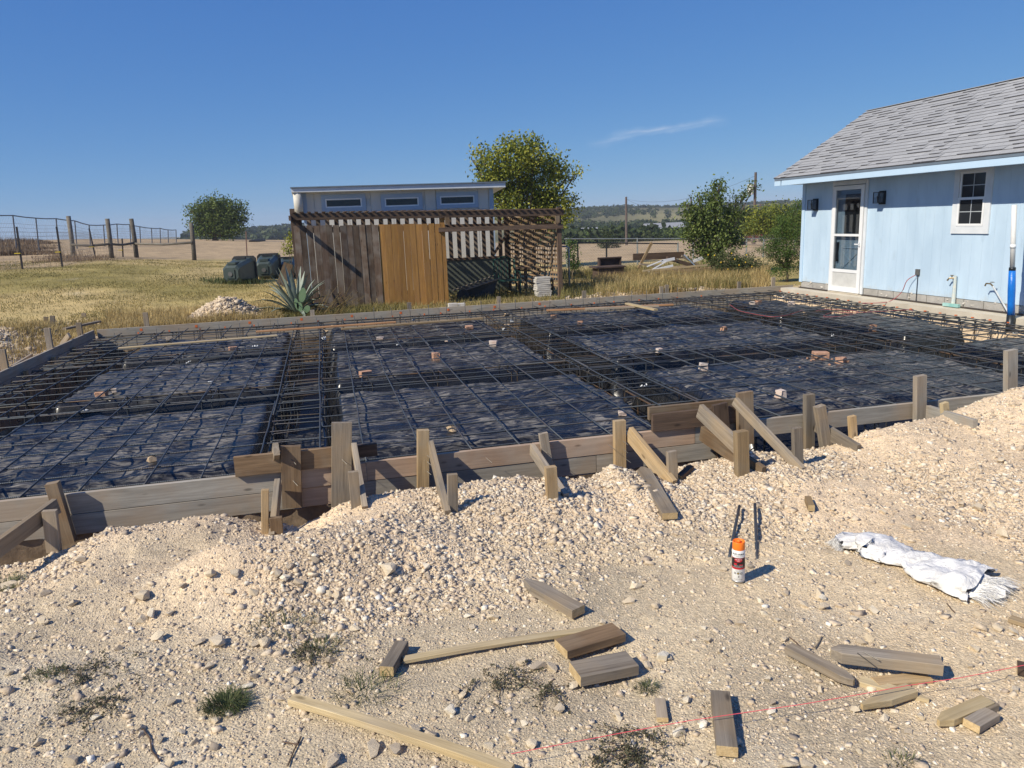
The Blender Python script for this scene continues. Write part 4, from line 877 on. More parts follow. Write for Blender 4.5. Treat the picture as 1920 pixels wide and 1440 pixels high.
tuft('grass_tuft', 5, 1105, .12, 260, .09, M_weed, 'dark grass clump at the left edge of the picture'); tuft('grass_tuft', 85, 1270, .08, 90, .06, M_weed, 'little green sprout in the dirt near the left edge')
tuft('grass_tuft', 1690, 1432, .06, 60, .05, M_weed, 'few faint grass blades at the bottom edge right of centre')
def weed(px_, py_, rad, ns, label, tn=(0, .5), nl=26, L=.16):
    """low creeping weed: stems radiating over the dirt with many tiny leaves"""
    c_ = gp(px_, py_); w_ = empty('creeping_weed', c_, label, 'weed'); g = MB(); LX = []; LT = []
    for s_ in range(ns):
        a = rnd.uniform(0, 6.28); x, y = c_.x+rnd.gauss(0, rad*.45), c_.y+rnd.gauss(0, rad*.3); pts = []; l_ = L*rnd.uniform(.4, 1)
        for k in range(5):
            pts.append(Vector((x, y, gz(x, y)+.006+.012*math.sin(k)))); x += math.cos(a)*l_/4; y += math.sin(a)*l_/4; a += rnd.uniform(-.4, .4)
        g.tube(pts, .0011, 3, False)
        for k in range(nl):
            t = rnd.uniform(0, 3.99); p = pts[int(t)].lerp(pts[int(t)+1], t-int(t)); LX.append((p.x+rnd.gauss(0, .006), p.y+rnd.gauss(0, .006), p.z+rnd.uniform(0, .012)))
    LX = np.array(LX); n = len(LX); d1 = rg.normal(size=(n, 3))*.0028; d2 = rg.normal(size=(n, 3))*.0025
    V = np.stack([LX-d1, LX+d2, LX+d1, LX-d2], 1).reshape(-1, 3); F = (np.arange(n)*4)[:, None]+np.array([0, 1, 2, 3])
    tag(obj('foliage', npmesh('foliage', V, F, M_creep, False, np.repeat(rg.uniform(*tn, n), 4)), w_, Matrix.Identity(4)), kind='stuff')
    tag(g.build('stem', M_weedstem, w_, Matrix.Identity(4)), kind='stuff'); return w_
M_creep = leafmat('creeping weed leaves', [(0, (.055, .055, .032)), (.5, (.11, .11, .06)), (1, (.22, .19, .12))], .2)
M_weedstem = plain('weed stem', (.16, .10, .06), (.09, .06, .04), 20)
weed(930, 1285, .14, 26, 'low dark creeping weed below the thin lath'); weed(1025, 1305, .07, 14, 'small creeping weed beside the lower dark block')
weed(1180, 1415, .20, 60, 'broad creeping weed at the bottom edge under the red string', (0, .6)); weed(170, 1265, .22, 34, 'wide brownish creeping weed at the left of the dirt', (.1, .8))
weed(180, 1330, .13, 26, 'grey green creeping weed below the wide brownish one'); weed(600, 1225, .10, 18, 'creeping weed among stones at the foot of the mound', (.1, .6))
for a0, lb in (([(268, 1370), (282, 1390), (285, 1412), (300, 1432)], 'curved dry root lying in the dirt at the bottom left'), ([(1480, 1198), (1490, 1206), (1502, 1219)], 'thin dark twig above the weathered grey stake'), ([(1775, 1135), (1783, 1145), (1790, 1152)], 'short twig on the dirt below the white sack'), ([(540, 1440), (552, 1410), (565, 1385), (560, 1400), (530, 1395)], 'dark wiry twig at the bottom edge beside the long pale board'), ([(1528, 1218), (1535, 1208), (1540, 1198)], 'short grey stick above the grey plank')):
    g = MB().tube([gp(*p, .008) for p in a0], .0032, 5); tag(g.build('twig', M_weedstem if 'grey stick' not in lb else M_grey, None), lb, 'twig')

# ------------------------------------------------------------------ blue house on the right
HX = 9.95; HY1 = 14.60; HY0 = 4.0; ZT = 2.24
house = empty('blue_house', (HX, 11.5, 0), 'small pale blue wooden house with grey shingle roof, white storm door and one window', 'house')
m, nt, b = base_mat('pale blue paint', .55, .35); v = coords(nt, rand=5.0)
st_ = ramp(nt, noise(nt, coords(nt, (1, 1.5, .45)), 1.5, 5, .6), [(.36, (.43, .56, .69)), (.62, (.51, .645, .775))])
sm = ramp(nt, noise(nt, coords(nt, (1, 1, .5), 3.0), 4.5, 6, .7), [(.60, (0, 0, 0)), (.73, (.35,)*3)])
sz_ = nt.nodes.new('ShaderNodeSeparateXYZ'); nt.links.new(coords(nt), sz_.inputs[0]); ad_ = node(nt, 'ShaderNodeMath', operation='MULTIPLY_ADD'); ad_.inputs[1].default_value = -1.6; nt.links.new(sz_.outputs['Z'], ad_.inputs[0]); nt.links.new(noise(nt, coords(nt, (1, 1.3, .8)), 5, 6, .7), ad_.inputs[2])
spl = ramp(nt, ad_.outputs[0], [(.16, (0, 0, 0)), (.5, (.5,)*3)])    # dirt splashed up from the ground
nt.links.new(mix(nt, spl, mix(nt, sm, st_, (.30, .37, .42)), (.42, .40, .35)), b.inputs['Base Color']); bump(nt, b, noise(nt, coords(nt, (1, 30, 3)), 2, 4), .10, .004); M_blue = m
M_bluetrim = plain('pale blue trim', (.50, .65, .80), (.46, .61, .76), 2, .45); M_white = plain('white paint', (.80, .80, .80), (.72, .73, .74), 3, .4)
M_trim = plain('off white frame paint', (.72, .74, .76), (.60, .63, .66), 5, .5)
DY0, DY1, DZ = 12.66, 13.56, 2.06; WY0, WY1, WZ0, WZ1 = 9.93, 10.45, 1.29, 2.13
def holes(y0, y1, z0, z1):
    """cut a wall strip around the door and window openings"""
    R = [(y0, y1, z0, z1)]
    for a, b_, c, d in ((DY0-.03, DY1+.03, -.1, DZ+.02), (WY0, WY1, WZ0, WZ1)):
        out = []
        for (p, q, r, s) in R:
            if q <= a or p >= b_ or s <= c or r >= d: out.append((p, q, r, s)); continue
            if p < a: out.append((p, a, r, s))
            if q > b_: out.append((b_, q, r, s))
            m0, m1 = max(p, a), min(q, b_)
            if r < c: out.append((m0, m1, r, c))
            if s > d: out.append((m0, m1, d, s))
        R = out
    return R
ye = HY1; k = 0; sheet = MB()
while ye > HY0:
    y0 = ye-.203
    for (p, q, r, s) in holes(y0+.0009, ye-.0009, .135, ZT): sheet.box(HX, HX+.016, p, q, r, s)
    k += 1; ye = y0
    if k % 6 == 0 or ye <= HY0:
        sheet.build('siding_panel', M_blue, house, Matrix.Identity(4)); sheet = MB()
        
bk = MB()
for (p, q, r, s) in holes(HY0, HY1, .135, ZT): bk.box(HX+.004, HX+.10, p, q, r, s)
bk.box(HX+.05, HX+3.9, HY1-.10, HY1, .0, ZT); bk.box(HX+3.8, HX+3.9, HY0, HY1-.1, 0, ZT); bk.box(HX+.1, HX+3.8, HY0, HY0+.1, 0, ZT); bk.build('wall', M_blue, house, Matrix.Identity(4))
MB().box(HX-.012, HX+.09, HY1+.002, HY1+.02, .12, ZT).box(HX-.018, HX-.001, HY1-.075, HY1+.02, .12, ZT).build('corner_trim', M_bluetrim, house, Matrix.Identity(4))
M_slabc = plain('concrete footing', (.60, .54, .44), (.46, .41, .33), 3, .9, .3, 30); M_cmu = plain('grey block', (.42, .40, .37), (.30, .285, .26), 6, .95, .6, 40)
MB().box(9.64, 9.93, HY0, HY1+.25, -1, -.012).box(9.93, HX+3.9, HY0, HY1, -1, .0).build('footing', M_slabc, house, Matrix.Identity(4))
yy = HY1-.02
while yy > 7.6:
    y0 = yy-.40+rnd.uniform(-.01, .01)
    if not (yy < DY1+.3 and y0 > DY0-.45 and False): plank('block', (HX+.05, y0, .062), (HX+.05, yy-.012, .062), .09, .128, M_cmu, house)
    yy = y0
mo = MB().box(HX+.03, HX+.08, HY0, HY1, 0.001, .134); M_mort = plain('mortar', (.62, .58, .52), (.42, .39, .35), 9, .95); mo.build('mortar', M_mort, house, Matrix.Identity(4))
for k in range(34):
    yy = rnd.uniform(8.4, 14.5)
    if DY0-.1 < yy < DY1+.1: continue
    s = rnd.uniform(.02, .07); me_ = rock_mesh(500+k, .8, 'mortar_lump'); me_.materials.clear(); me_.materials.append(M_mort); obj('mortar_lump', me_, house, Matrix.Translation((HX+.002, yy, rnd.uniform(.01, .14))) @ Matrix.Diagonal((s*.6, s*1.5, s*1.2, 1)))
MB().box(HX-.05, HX+.02, HY0, DY0-.06, .001, .012).box(HX-.05, HX+.02, DY1+.06, HY1, .001, .012).build('tar_strip', plain('tar felt', (.07, .055, .045), (.04, .03, .03), 9), house, Matrix.Identity(4))
# roof: slope towards us, shingles one by one
EX, EZ = HX-.58, 2.30; RXX, RZZ = HX+1.6, 3.64; RY1 = 14.80; RY0 = 3.8
sl = Vector((RXX-EX, 0, RZZ-EZ)); SLn = sl.length; sdir = sl.normalized(); nrm = Vector((-sdir.z, 0, sdir.x))
def rp(s_, y, h=0): q = Vector((EX, y, EZ))+sdir*s_+nrm*h; return tuple(q)
g = MB(); g.add([rp(0, RY0, 0), rp(SLn, RY0, 0), rp(SLn, RY1, 0), rp(0, RY1, 0), rp(0, RY0, -.03), rp(SLn, RY0, -.03), rp(SLn, RY1, -.03), rp(0, RY1, -.03)], BOXF)
g.add([(RXX, RY0, RZZ), (2*RXX-EX, RY0, EZ), (2*RXX-EX, RY1, EZ), (RXX, RY1, RZZ), (RXX, RY0, RZZ-.035), (2*RXX-EX, RY0, EZ-.035), (2*RXX-EX, RY1, EZ-.035), (RXX, RY1, RZZ-.035)], BOXF)
M_sh, nt, b = base_mat('grey asphalt shingle', .95, .15); v = coords(nt)
oi = nt.nodes.new('ShaderNodeObjectInfo'); cc = ramp(nt, oi.outputs['Random'], [(0, (.30, .305, .315)), (.5, (.33, .335, .345)), (1, (.36, .365, .375))])
cc = mix(nt, .6, cc, ramp(nt, noise(nt, v, 160, 3, .8), [(.3, (.6, .6, .6)), (.7, (1.3, 1.3, 1.3))]), 'MULTIPLY'); nt.links.new(cc, b.inputs['Base Color']); bump(nt, b, noise(nt, v, 300, 2), .5, .003)
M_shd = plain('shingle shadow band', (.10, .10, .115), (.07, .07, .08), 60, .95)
roof = g.build('roof', M_sh, house, Matrix.Identity(4))
nrow = 22; ex = SLn/nrow; cnt = 0; rest = MB(); cells = []
for r_ in range(nrow):
    y = RY1+.01-(.17 if r_ % 2 else 0)-rnd.uniform(0, .1); yprev = RY1+.01
    while yprev > RY0:
        y = max(y, RY0); cells.append((r_, y, yprev)); yprev = y; y = y-rnd.choice((.17, .22, .30))
cells.sort(key=lambda c: c[1] if c[2] > 8.6 else 100+c[1])
for r_, y0, y1 in cells:
    if y1-y0 < .04: continue
    h = .007+.013*(rnd.random() < .38); s0 = r_*ex-.012; s1 = s0+ex*1.0+.04
    V = [rp(s0, y0+.002, h), rp(s1, y0+.002, .002), rp(s1, y1-.002, .002), rp(s0, y1-.002, h), rp(s0, y0+.002, -.001), rp(s1, y0+.002, -.001), rp(s1, y1-.002, -.001), rp(s0, y1-.002, -.001)]
    V = [(a, b_, c+.001*0) for a, b_, c in V]
    # each course laps the one below
    V[0:4] = [(v_[0]+nrm.x*.0, v_[1], v_[2]+(.006 if i in (0, 3) else 0)) for i, v_ in enumerate(V[0:4])]
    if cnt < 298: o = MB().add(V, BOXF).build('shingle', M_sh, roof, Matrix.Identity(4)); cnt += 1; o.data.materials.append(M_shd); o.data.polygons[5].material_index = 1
    else: rest.add(V, BOXF)
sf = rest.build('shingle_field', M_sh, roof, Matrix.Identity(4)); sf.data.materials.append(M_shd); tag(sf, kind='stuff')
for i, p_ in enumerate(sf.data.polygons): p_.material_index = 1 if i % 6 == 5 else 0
MB().bar((RXX, RY0, RZZ+.012), (RXX, RY1+.01, RZZ+.012), .10, .008).build('ridge_cap', M_sh, roof, Matrix.Identity(4))
M_edge = plain('dark drip edge', (.16, .20, .25), rough=.5)
MB().box(EX-.004, EX+.02, RY0, RY1, EZ-.052, EZ-.014).build('drip_edge', M_edge, house, Matrix.Identity(4))
MB().box(EX+.003, EX+.024, RY0, RY1-.26, EZ-.155, EZ-.054).box(EX+.003, EX+.024, RY1-.22, RY1, EZ-.155, EZ-.054).build('fascia', M_bluetrim, house, Matrix.Identity(4))
MB().box(EX+.026, HX+.02, RY0, RY1-.03, EZ-.14, EZ-.125).build('soffit', M_bluetrim, house, Matrix.Identity(4))
g = MB(); e = Vector((EX, 0, EZ))
for sgn in (0, 1):
    a = rp(0, RY1+.002, -.035) if sgn == 0 else (2*RXX-EX, RY1+.002, EZ-.035); c = rp(SLn, RY1+.002, -.035)
    g.bar((a[0], RY1-.01, a[2]-.05), (c[0], RY1-.01, c[2]-.05), .02, .10)
g.build('rake_board', M_bluetrim, house, Matrix.Identity(4))
V = [(HX+.0, HY1-.02, ZT), (2*RXX-HX, HY1-.02, ZT), (RXX, HY1-.02, RZZ-.06), (HX+.0, HY1-.10, ZT), (2*RXX-HX, HY1-.10, ZT), (RXX, HY1-.10, RZZ-.06)]
MB().add(V, [(0, 1, 2), (5, 4, 3), (0, 3, 4, 1), (1, 4, 5, 2), (2, 5, 3, 0)]).build('gable', M_blue, house, Matrix.Identity(4))
# storm door
M_glass, nt, b = base_mat('door glass', .03, .5); b.inputs['Transmission Weight'].default_value = 0; b.inputs['Base Color'].default_value = (.02, .025, .03, 1)
tr = nt.nodes.new('ShaderNodeBsdfTransparent'); gl = nt.nodes.new('ShaderNodeBsdfGlossy'); gl.inputs['Roughness'].default_value = .02; fr = nt.nodes.new('ShaderNodeLayerWeight'); fr.inputs[0].default_value = .28
tr.inputs[0].default_value = (.80, .84, .87, 1); ms = nt.nodes.new('ShaderNodeMixShader'); ms.inputs[0].default_value = .16; nt.links.new(tr.outputs[0], ms.inputs[1]); nt.links.new(gl.outputs[0], ms.inputs[2]); nt.links.new(ms.outputs[0], nt.nodes['Material Output'].inputs[0])
M_int = plain('inner door paint', (.42, .52, .60), (.36, .45, .52), 3, .5); M_dk = plain('dark glass', (.02, .024, .03), rough=.1)
I = Matrix.Identity(4); X0, X1 = HX-.045, HX-.012
dr = MB(); dr.box(HX-.028, HX-.001, DY0-.075, DY0-.012, .012, DZ+.09).box(HX-.028, HX-.001, DY1+.012, DY1+.05, .012, DZ+.09).box(HX-.026, HX-.001, DY0-.012, DY1+.012, DZ+.014, DZ+.09); dr.build('door_frame', M_trim, house, I)
d_ = MB().box(X0, X1, DY0, DY0+.085, .02, DZ).box(X0, X1, DY1-.085, DY1, .02, DZ).box(X0, X1, DY0+.085, DY1-.085, DZ-.08, DZ).box(X0, X1, DY0+.085, DY1-.085, 1.10, 1.145).box(X0, X1, DY0+.085, DY1-.085, .40, .46).box(X0, X1, DY0+.085, DY1-.085, .02, .12)
door = d_.build('storm_door', M_white, house, I)
MB().box(HX-.034, HX-.022, DY0+.085, DY1-.085, .12, .40).build('kick_panel', plain('kick panel', (.62, .62, .60), rough=.5), door, I)
MB().box(HX-.033, HX-.029, DY0+.085, DY1-.085, 1.145, DZ-.08).build('pane', M_glass, door, I); MB().box(HX-.033, HX-.029, DY0+.085, DY1-.085, .46, 1.10).build('pane', M_glass, door, I)
MB().box(HX-.075, HX-.05, DY0+.03, DY0+.05, .92, .99).box(HX-.085, HX-.070, DY0+.03, DY0+.15, .945, .965).build('handle', M_white, door, I)
idr = MB().box(HX+.04, HX+.07, DY0, DY1, .02, 1.08).box(HX+.04, HX+.07, DY0, DY0+.14, 1.08, DZ).box(HX+.04, HX+.07, DY1-.26, DY1, 1.08, DZ).box(HX+.04, HX+.07, DY0+.14, DY1-.26, 1.9, DZ).build('inner_door', M_int, house, I)
MB().box(HX+.05, HX+.055, DY0+.14, DY1-.26, 1.08, 1.9).build('pane', M_dk, idr, I)
g = MB(); cy, cz, h_ = (DY0+DY1)/2-.04, .62, .22
for a, b_ in (((-h_, -.16), (0, .0)), ((0, 0), (h_, -.16)), ((-h_, .16), (0, 0)), ((0, 0), (h_, .16)), ((-h_, .25), (h_, .25)), ((-h_, -.2), (h_, -.2)), ((-h_, -.2), (-h_, .25)), ((h_, -.2), (h_, .25))): g.bar((HX+.035, cy+a[0], cz+a[1]), (HX+.035, cy+b_[0], cz+b_[1]), .018, .010, (0, 0, 1))
g.build('moulding', M_int, idr, I)
MB().tube([(HX+.02, DY1-.13, .60), (HX+.015, DY1-.13, .80), (HX+.02, DY1-.13, .98)], [.03, .018, .03], 8).build('lock', M_dk, idr, I)
MB().box(HX-.06, HX-.05, DY0-.01, DY1+.01, .0, .012).build('sill', M_slabc, house, I)
# window
W = MB(); t = .105
W.box(HX-.028, HX-.001, WY0-t, WY0-.002, WZ0-.12, WZ1+.09).box(HX-.028, HX-.001, WY1+.002, WY1+t, WZ0-.12, WZ1+.09).box(HX-.026, HX-.001, WY0-.002, WY1+.002, WZ1+.002, WZ1+.09).box(HX-.026, HX-.001, WY0-.002, WY1+.002, WZ0-.12, WZ0-.002)
win = W.build('window', M_trim, house, I)
zc = (WZ0+WZ1)/2; f_ = .035; g = MB()
for z0, z1, xo in ((WZ0, zc+.02, -.020), (zc-.01, WZ1, -.002)):
    g.box(HX+xo-.012, HX+xo+.012, WY0+.001, WY0+f_, z0, z1).box(HX+xo-.012, HX+xo+.012, WY1-f_, WY1-.001, z0, z1).box(HX+xo-.011, HX+xo+.011, WY0+f_, WY1-f_, z0, z0+f_).box(HX+xo-.011, HX+xo+.011, WY0+f_, WY1-f_, z1-f_, z1)
g.build('sash', M_white, win, I); g = MB(); ym = (WY0+WY1)/2
for z0, z1, xo in ((WZ0+f_, zc+.02-f_, -.016), (zc-.01+f_, WZ1-f_, .002)):
    g.box(HX+xo-.004, HX+xo+.004, ym-.006, ym+.006, z0, z1).box(HX+xo-.0035, HX+xo+.0035, WY0+f_, WY1-f_, (z0+z1)/2-.006, (z0+z1)/2+.006)
    for ya, yb_ in ((WY0+f_, ym-.006), (ym+.006, WY1-f_)):
        for za, zb in ((z0, (z0+z1)/2-.006), ((z0+z1)/2+.006, z1)): MB().box(HX+xo-.002, HX+xo+.002, ya, yb_, za, zb).build('pane', M_dk, win, I)
g.build('muntin', plain('grey muntin', (.45, .48, .52), rough=.4), win, I)
# wall lamps
M_lampb = plain('black lamp metal', (.025, .03, .035), rough=.4, metal=.4); M_lg = M_glass
for yy, zz, lb in ((14.16, 1.73, 'black box wall lamp left of the storm door'), (12.20, 1.80, 'black box wall lamp right of the storm door')):
    L_ = empty('wall_lamp', (HX, yy, zz), lb, 'wall lamp', 'wall lamps by the door')
    MB().box(HX-.03, HX-.001, yy-.075, yy+.075, zz-.12, zz+.12).build('backplate', M_lampb, L_, I)
    g = MB()
    for dy in (-.07, .058):
        for dx in (-.16, -.042): g.box(HX+dx, HX+dx+.012, yy+dy, yy+dy+.012, zz-.09, zz+.09)
    g.box(HX-.16, HX-.03, yy-.07, yy+.07, zz+.09, zz+.10).box(HX-.16, HX-.03, yy-.07, yy+.07, zz-.10, zz-.09); g.build('cage', M_lampb, L_, I)
    MB().box(HX-.155, HX-.035, yy-.062, yy+.062, zz-.088, zz+.088).build('lamp_glass', M_lg, L_, I)
    MB().tube([(HX-.095, yy, zz-.088), (HX-.095, yy, zz+.03)], [.02, .035], 10).build('bulb', M_dk, L_, I)
# outlet, spigots, stand pipes
M_brass = plain('dull brass', (.28, .22, .13), (.18, .14, .09), 20, .45, metal=.6); M_teal = plain('teal paint splash', (.20, .42, .40), (.35, .55, .52), 8, .6)
b0 = empty('outlet_box', (HX, 11.21, .49), 'small grey outlet box with thin conduit and red cord low on the blue wall', 'outlet box')
MB().box(HX-.035, HX-.001, 11.17, 11.25, .46, .56).build('cover', M_gryp, b0, I); MB().tube([(HX-.02, 11.2, .47), (HX-.02, 11.2, .0)], .006, 6).build('conduit', M_lampb, b0, I)
cord('red_cord', [Vector(p) for p in [(HX-.05, 11.22, .46), (HX-.12, 11.33, .36), (HX-.16, 11.4, .15), (HX-.3, 11.55, -.02), (HX-.7, 11.7, -.03)]], .007, 'red cord hanging from the outlet box down to the rebar')
b0 = empty('spigot', (HX-.03, 10.37, .45), 'upright water tap on a teal stained pipe below the left of the window', 'water tap')
MB().tube([(HX-.04, 10.36, .0), (HX-.04, 10.36, .50)], [.035, .022], 8).build('pipe', plain('patched pipe', (.45, .55, .57), (.62, .60, .52), 20, .6), b0, I)
MB().tube([(HX-.04, 10.36, .46), (HX-.09, 10.43, .46), (HX-.10, 10.46, .42)], .014, 8).tube([(HX-.07, 10.40, .46), (HX-.07, 10.40, .50)], .01, 6).box(HX-.09, HX-.05, 10.38, 10.42, .50, .51).build('tap', M_brass, b0, I)
MB().box(HX-.10, HX-.051, 10.2, 10.52, .0, .05).build('splash', M_teal, b0, I)
b0 = empty('hose_bib', (HX-.25, 9.4, .2), 'slanted grey pipe with brass tap beside the blue wrapped pipe', 'water tap')
a = AY(1893, 590, 9.15); t_ = AX(1862, 537, HX-.12); MB().tube([a, a.lerp(t_, .5), t_], .013, 8).build('pipe', plain('grey plastic pipe', (.55, .58, .60), rough=.5), b0, I)
MB().tube([t_, t_+Vector((-.02, .03, .04)), t_+Vector((-.03, .10, .04)), t_+Vector((-.03, .12, .0))], .012, 7).box(t_.x-.04, t_.x, t_.y-.02, t_.y+.02, t_.z+.06, t_.z+.07).build('tap', M_brass, b0, I)
p0 = AY(1895, 598, 8.95); p1 = AY(1898, 506, 8.95); p2 = AY(1902, 384, 8.95); pm = p1.lerp(p2, .36)
b0 = empty('vent_pipe', p0, 'tall white vertical pipe with bright blue wrapping standing in the mat before the house', 'pipe')
MB().tube([p1, p2], .033, 16).build('pipe', plain('white pvc', (.80, .79, .77), rough=.35), b0, I, True)
MB().tube([pm-Vector((0, 0, .02)), pm+Vector((0, 0, .03))], .038, 16).build('coupling', M_white, b0, I, True)
MB().tube([p0+Vector((0, 0, .04)), p0.lerp(p1, .3), p0.lerp(p1, .6), p1], [.052, .047, .05, .044], 14).build('blue_wrap', plain('blue plastic sleeve', (.01, .17, .62), (.008, .13, .50), 14, .35, .5, 30), b0, I, True)
MB().tube([p0-Vector((0, 0, .35)), p0+Vector((0, 0, .06))], .056, 12).tube([p1-Vector((0, 0, .01)), p1+Vector((0, 0, .035))], .045, 12).build('black_tape', M_lampb, b0, I, True)
# ------------------------------------------------------------------ pergola shelter
PY = 17.2; PB = 19.5
def pz0(x): return -.09-.021*(x+.58)
per = empty('pergola', (2.4, PY, -.1), 'open wooden garden shelter with slatted roof, grey and golden picket front and lattice end', 'pergola')
def P_(name, a, b, wd, th, m, up=(0, 0, 1), par=per, **k): return plank(name, a, b, wd, th, m, par, up, **k)
ztop = lambda x: pz0(x)+2.03
def picket(x, w_, z0, z1, m, yy, tilt):
    c = .022; h_ = w_/2; V = []
    for y_ in (-.008, .008): V += [(-h_, y_, c), (-h_+c, y_, 0), (h_-c, y_, 0), (h_, y_, c), (h_, y_, z1-z0), (-h_, y_, z1-z0)]
    V = [(z, xx_, y_) for xx_, y_, z in V]
    Fq = [(0, 1, 2, 3, 4, 5), (11, 10, 9, 8, 7, 6)]+[(i, i+6, (i+1) % 6+6, (i+1) % 6) for i in range(6)]
    me_ = mesh('picket', V, Fq, m); M = frame((x, yy, z0), (x+tilt, yy, z1), (0, -1, 0)) @ Matrix.Rotation(rnd.uniform(-.14, .14), 4, 'X')
    obj('picket', me_, per, M)
x_ = -.50
for k in range(23):
    m_ = M_picket if k < 13 else M_gold; x_ = -.52+k*.1372
    picket(x_+.0, .131+rnd.uniform(-.006, .008), pz0(x_)+rnd.uniform(-.03, .01), pz0(x_)+1.80+rnd.uniform(-.008, .008), m_, PY-.03+rnd.uniform(-.008, .008), rnd.uniform(-.012, .012))
P_('rail', (-.6, PY+.02, pz0(0)+1.72), (2.6, PY+.02, pz0(2.6)+1.72), .089, .038, M_dark, (0, -1, 0)); P_('rail', (-.6, PY+.02, pz0(0)+.3), (2.6, PY+.02, pz0(2.6)+.3), .089, .038, M_dark, (0, -1, 0))
P_('beam', (-.62, PY-.05, pz0(-.6)+1.99), (5.44, PY-.05, pz0(5.4)+2.0), .14, .04, M_dark, (0, -1, 0)); P_('beam', (-.6, PB, pz0(0)+2.02), (5.4, PB, pz0(5.4)+2.02), .14, .04, M_dark, (0, -1, 0))
P_('rail', (2.52, PY-.05, pz0(2.5)+1.66), (5.42, PY-.05, pz0(5.4)+1.69), .10, .038, M_dark, (0, -1, 0))
for xx_, zz in ((-.58, 2.16), (2.62, 1.92), (5.34, 2.12)): P_('post', (xx_, PY+.03, -.4), (xx_, PY+.03, pz0(xx_)+zz), .10, .10, M_dark if xx_ > 2.7 or xx_ < 0 else M_gold, (0, -1, 0))
for xx_ in (-.55, 2.5, 4.62, 5.34): P_('post', (xx_, PB, -.4), (xx_, PB, ztop(xx_)), .10, .10, M_dark, (0, -1, 0))
for xx_, hh in ((2.72, .3), (5.28, .32)): P_('bracket', (xx_, PY-.08, ztop(xx_)-.1), (xx_, PY-.08, ztop(xx_)-.1-hh*.5), .10, .04, M_brown, (0, -1, 0))
P_('rafter', (-.62, PY-.62, pz0(0)+1.97), (-.62, PB+.1, pz0(0)+1.99), .04, .10, M_dark)
for k in range(5): xx_ = .2+k*1.18; P_('rafter', (xx_, PY, ztop(xx_)-.04), (xx_, PB, ztop(xx_)-.04), .038, .06, M_dark)
k = 0
while -.55+k*.155 < 5.42:
    xx_ = -.55+k*.155; P_('roof_slat', (xx_, PY-.12, ztop(xx_)+.055), (xx_, PB+.12, ztop(xx_)+.055), .072, .016, M_dark); k += 1
for yy in (18.4,): P_('rail', (-.58, yy, ztop(0)+.02), (5.4, yy, ztop(5.4)+.02), .06, .03, M_dark)
k = 0
while -.5+k*.215 < 5.3:
    xx_ = -.5+k*.215
    if xx_ > 2.45 or k % 1 == 0: P_('back_slat', (xx_, PB-.03, -.2), (xx_, PB-.03, ztop(xx_)-.02), .10, .014, M_picket, (0, -1, 0))
    k += 1
P_('rail', (-.5, PB-.05, ztop(0)-.32), (5.3, PB-.05, ztop(5)-.32), .14, .03, M_dark, (0, -1, 0))
P_('brace', (4.1, PB-.08, .62), (4.95, PB-.08, 1.75), .07, .02, M_picket, (0, -1, 0)); P_('brace', (2.7, PY+.1, 1.80), (2.7, PB, 1.0), .04, .04, M_dark)
M_green = plain('dark green sheet', (.115, .125, .10), (.085, .095, .075), 3, .6, rand=0)
MB().box(2.55, 4.62, PB-.10, PB-.07, -.25, .72).build('panel', M_green, per, I)
P_('rail', (2.5, PB-.11, .74), (4.7, PB-.11, .74), .06, .03, M_dark, (0, -1, 0))
LX_ = lambda yy: 5.36-(yy-PY)*.30
for k in range(22): yy = PY+.12+k*.105; P_('lattice_slat', (LX_(yy), yy, .0), (LX_(yy), yy, ztop(5.3)-.1), .05, .009, M_brown, (1, 0, 0))
for k in range(18): zz = .10+k*.102; P_('lattice_slat', (LX_(PY+.1)-.012, PY+.1, zz), (LX_(PB-.05)-.012, PB-.05, zz), .05, .009, M_brown, (1, 0, 0))
for yy in (PY+.5, PY+1.15): P_('rail', (5.30, yy, .0), (5.30, yy, ztop(5.3)), .06, .03, M_dark, (1, 0, 0))
# things in and around it
xg, yg = 4.32, 18.3; ch = empty('patio_chair', (xg, yg, -.2), 'dark green metal garden chair in the striped shade of the pergola', 'chair')
M_gm = plain('green tube metal', (.03, .10, .075), (.02, .07, .05), 9, .45, metal=.2)
g = MB()
for sx_ in (-.27, .27):
    MB().tube([(xg+sx_, yg+.25, -.2), (xg+sx_, yg+.22, .25), (xg+sx_, yg+.32, .72)], .016, 6).build('leg', M_gm, ch, I)
    MB().tube([(xg+sx_, yg-.25, -.2), (xg+sx_, yg-.25, .42), (xg+sx_, yg+.25, .45)], .016, 6).build('arm', M_gm, ch, I)
for k in range(7): MB().tube([(xg-.25+k*.083, yg+.25, .26), (xg-.25+k*.083, yg+.33, .70)], .010, 5).build('back_rod', M_gm, ch, I)
MB().tube([(xg-.27, yg+.32, .70), (xg, yg+.33, .78), (xg+.27, yg+.32, .70)], .016, 6).build('backrest', M_gm, ch, I)
MB().box(xg-.26, xg+.26, yg-.25, yg+.25, .21, .235).build('seat', M_gm, ch, I)
wb = empty('wheelbarrow', (3.55, 18.2, -.2), 'dark wheelbarrow tipped up before the green sheet inside the pergola', 'wheelbarrow')
M_wb = plain('black tray', (.02, .022, .025), rough=.6)
MB().add([(3.35, 18.0, -.12), (3.85, 17.9, -.12), (3.9, 18.5, -.12), (3.35, 18.5, -.12), (3.2, 18.0, .06), (3.98, 17.9, .26), (3.98, 18.6, .26), (3.2, 18.6, .06)], BOXF).build('tray', M_wb, wb, I)
MB().tube([(3.0, 17.9, .02), (4.05, 17.85, .32)], .018, 6).tube([(3.0, 18.6, .02), (4.05, 18.65, .32)], .018, 6).build('handle', plain('wheelbarrow handle', (.18, .15, .12)), wb, I)
cylv = MB(); cylv.tube([(3.12, 17.82, -.05), (3.12, 17.88, -.05)], .15, 14); cylv.build('wheel', M_wb, wb, I)
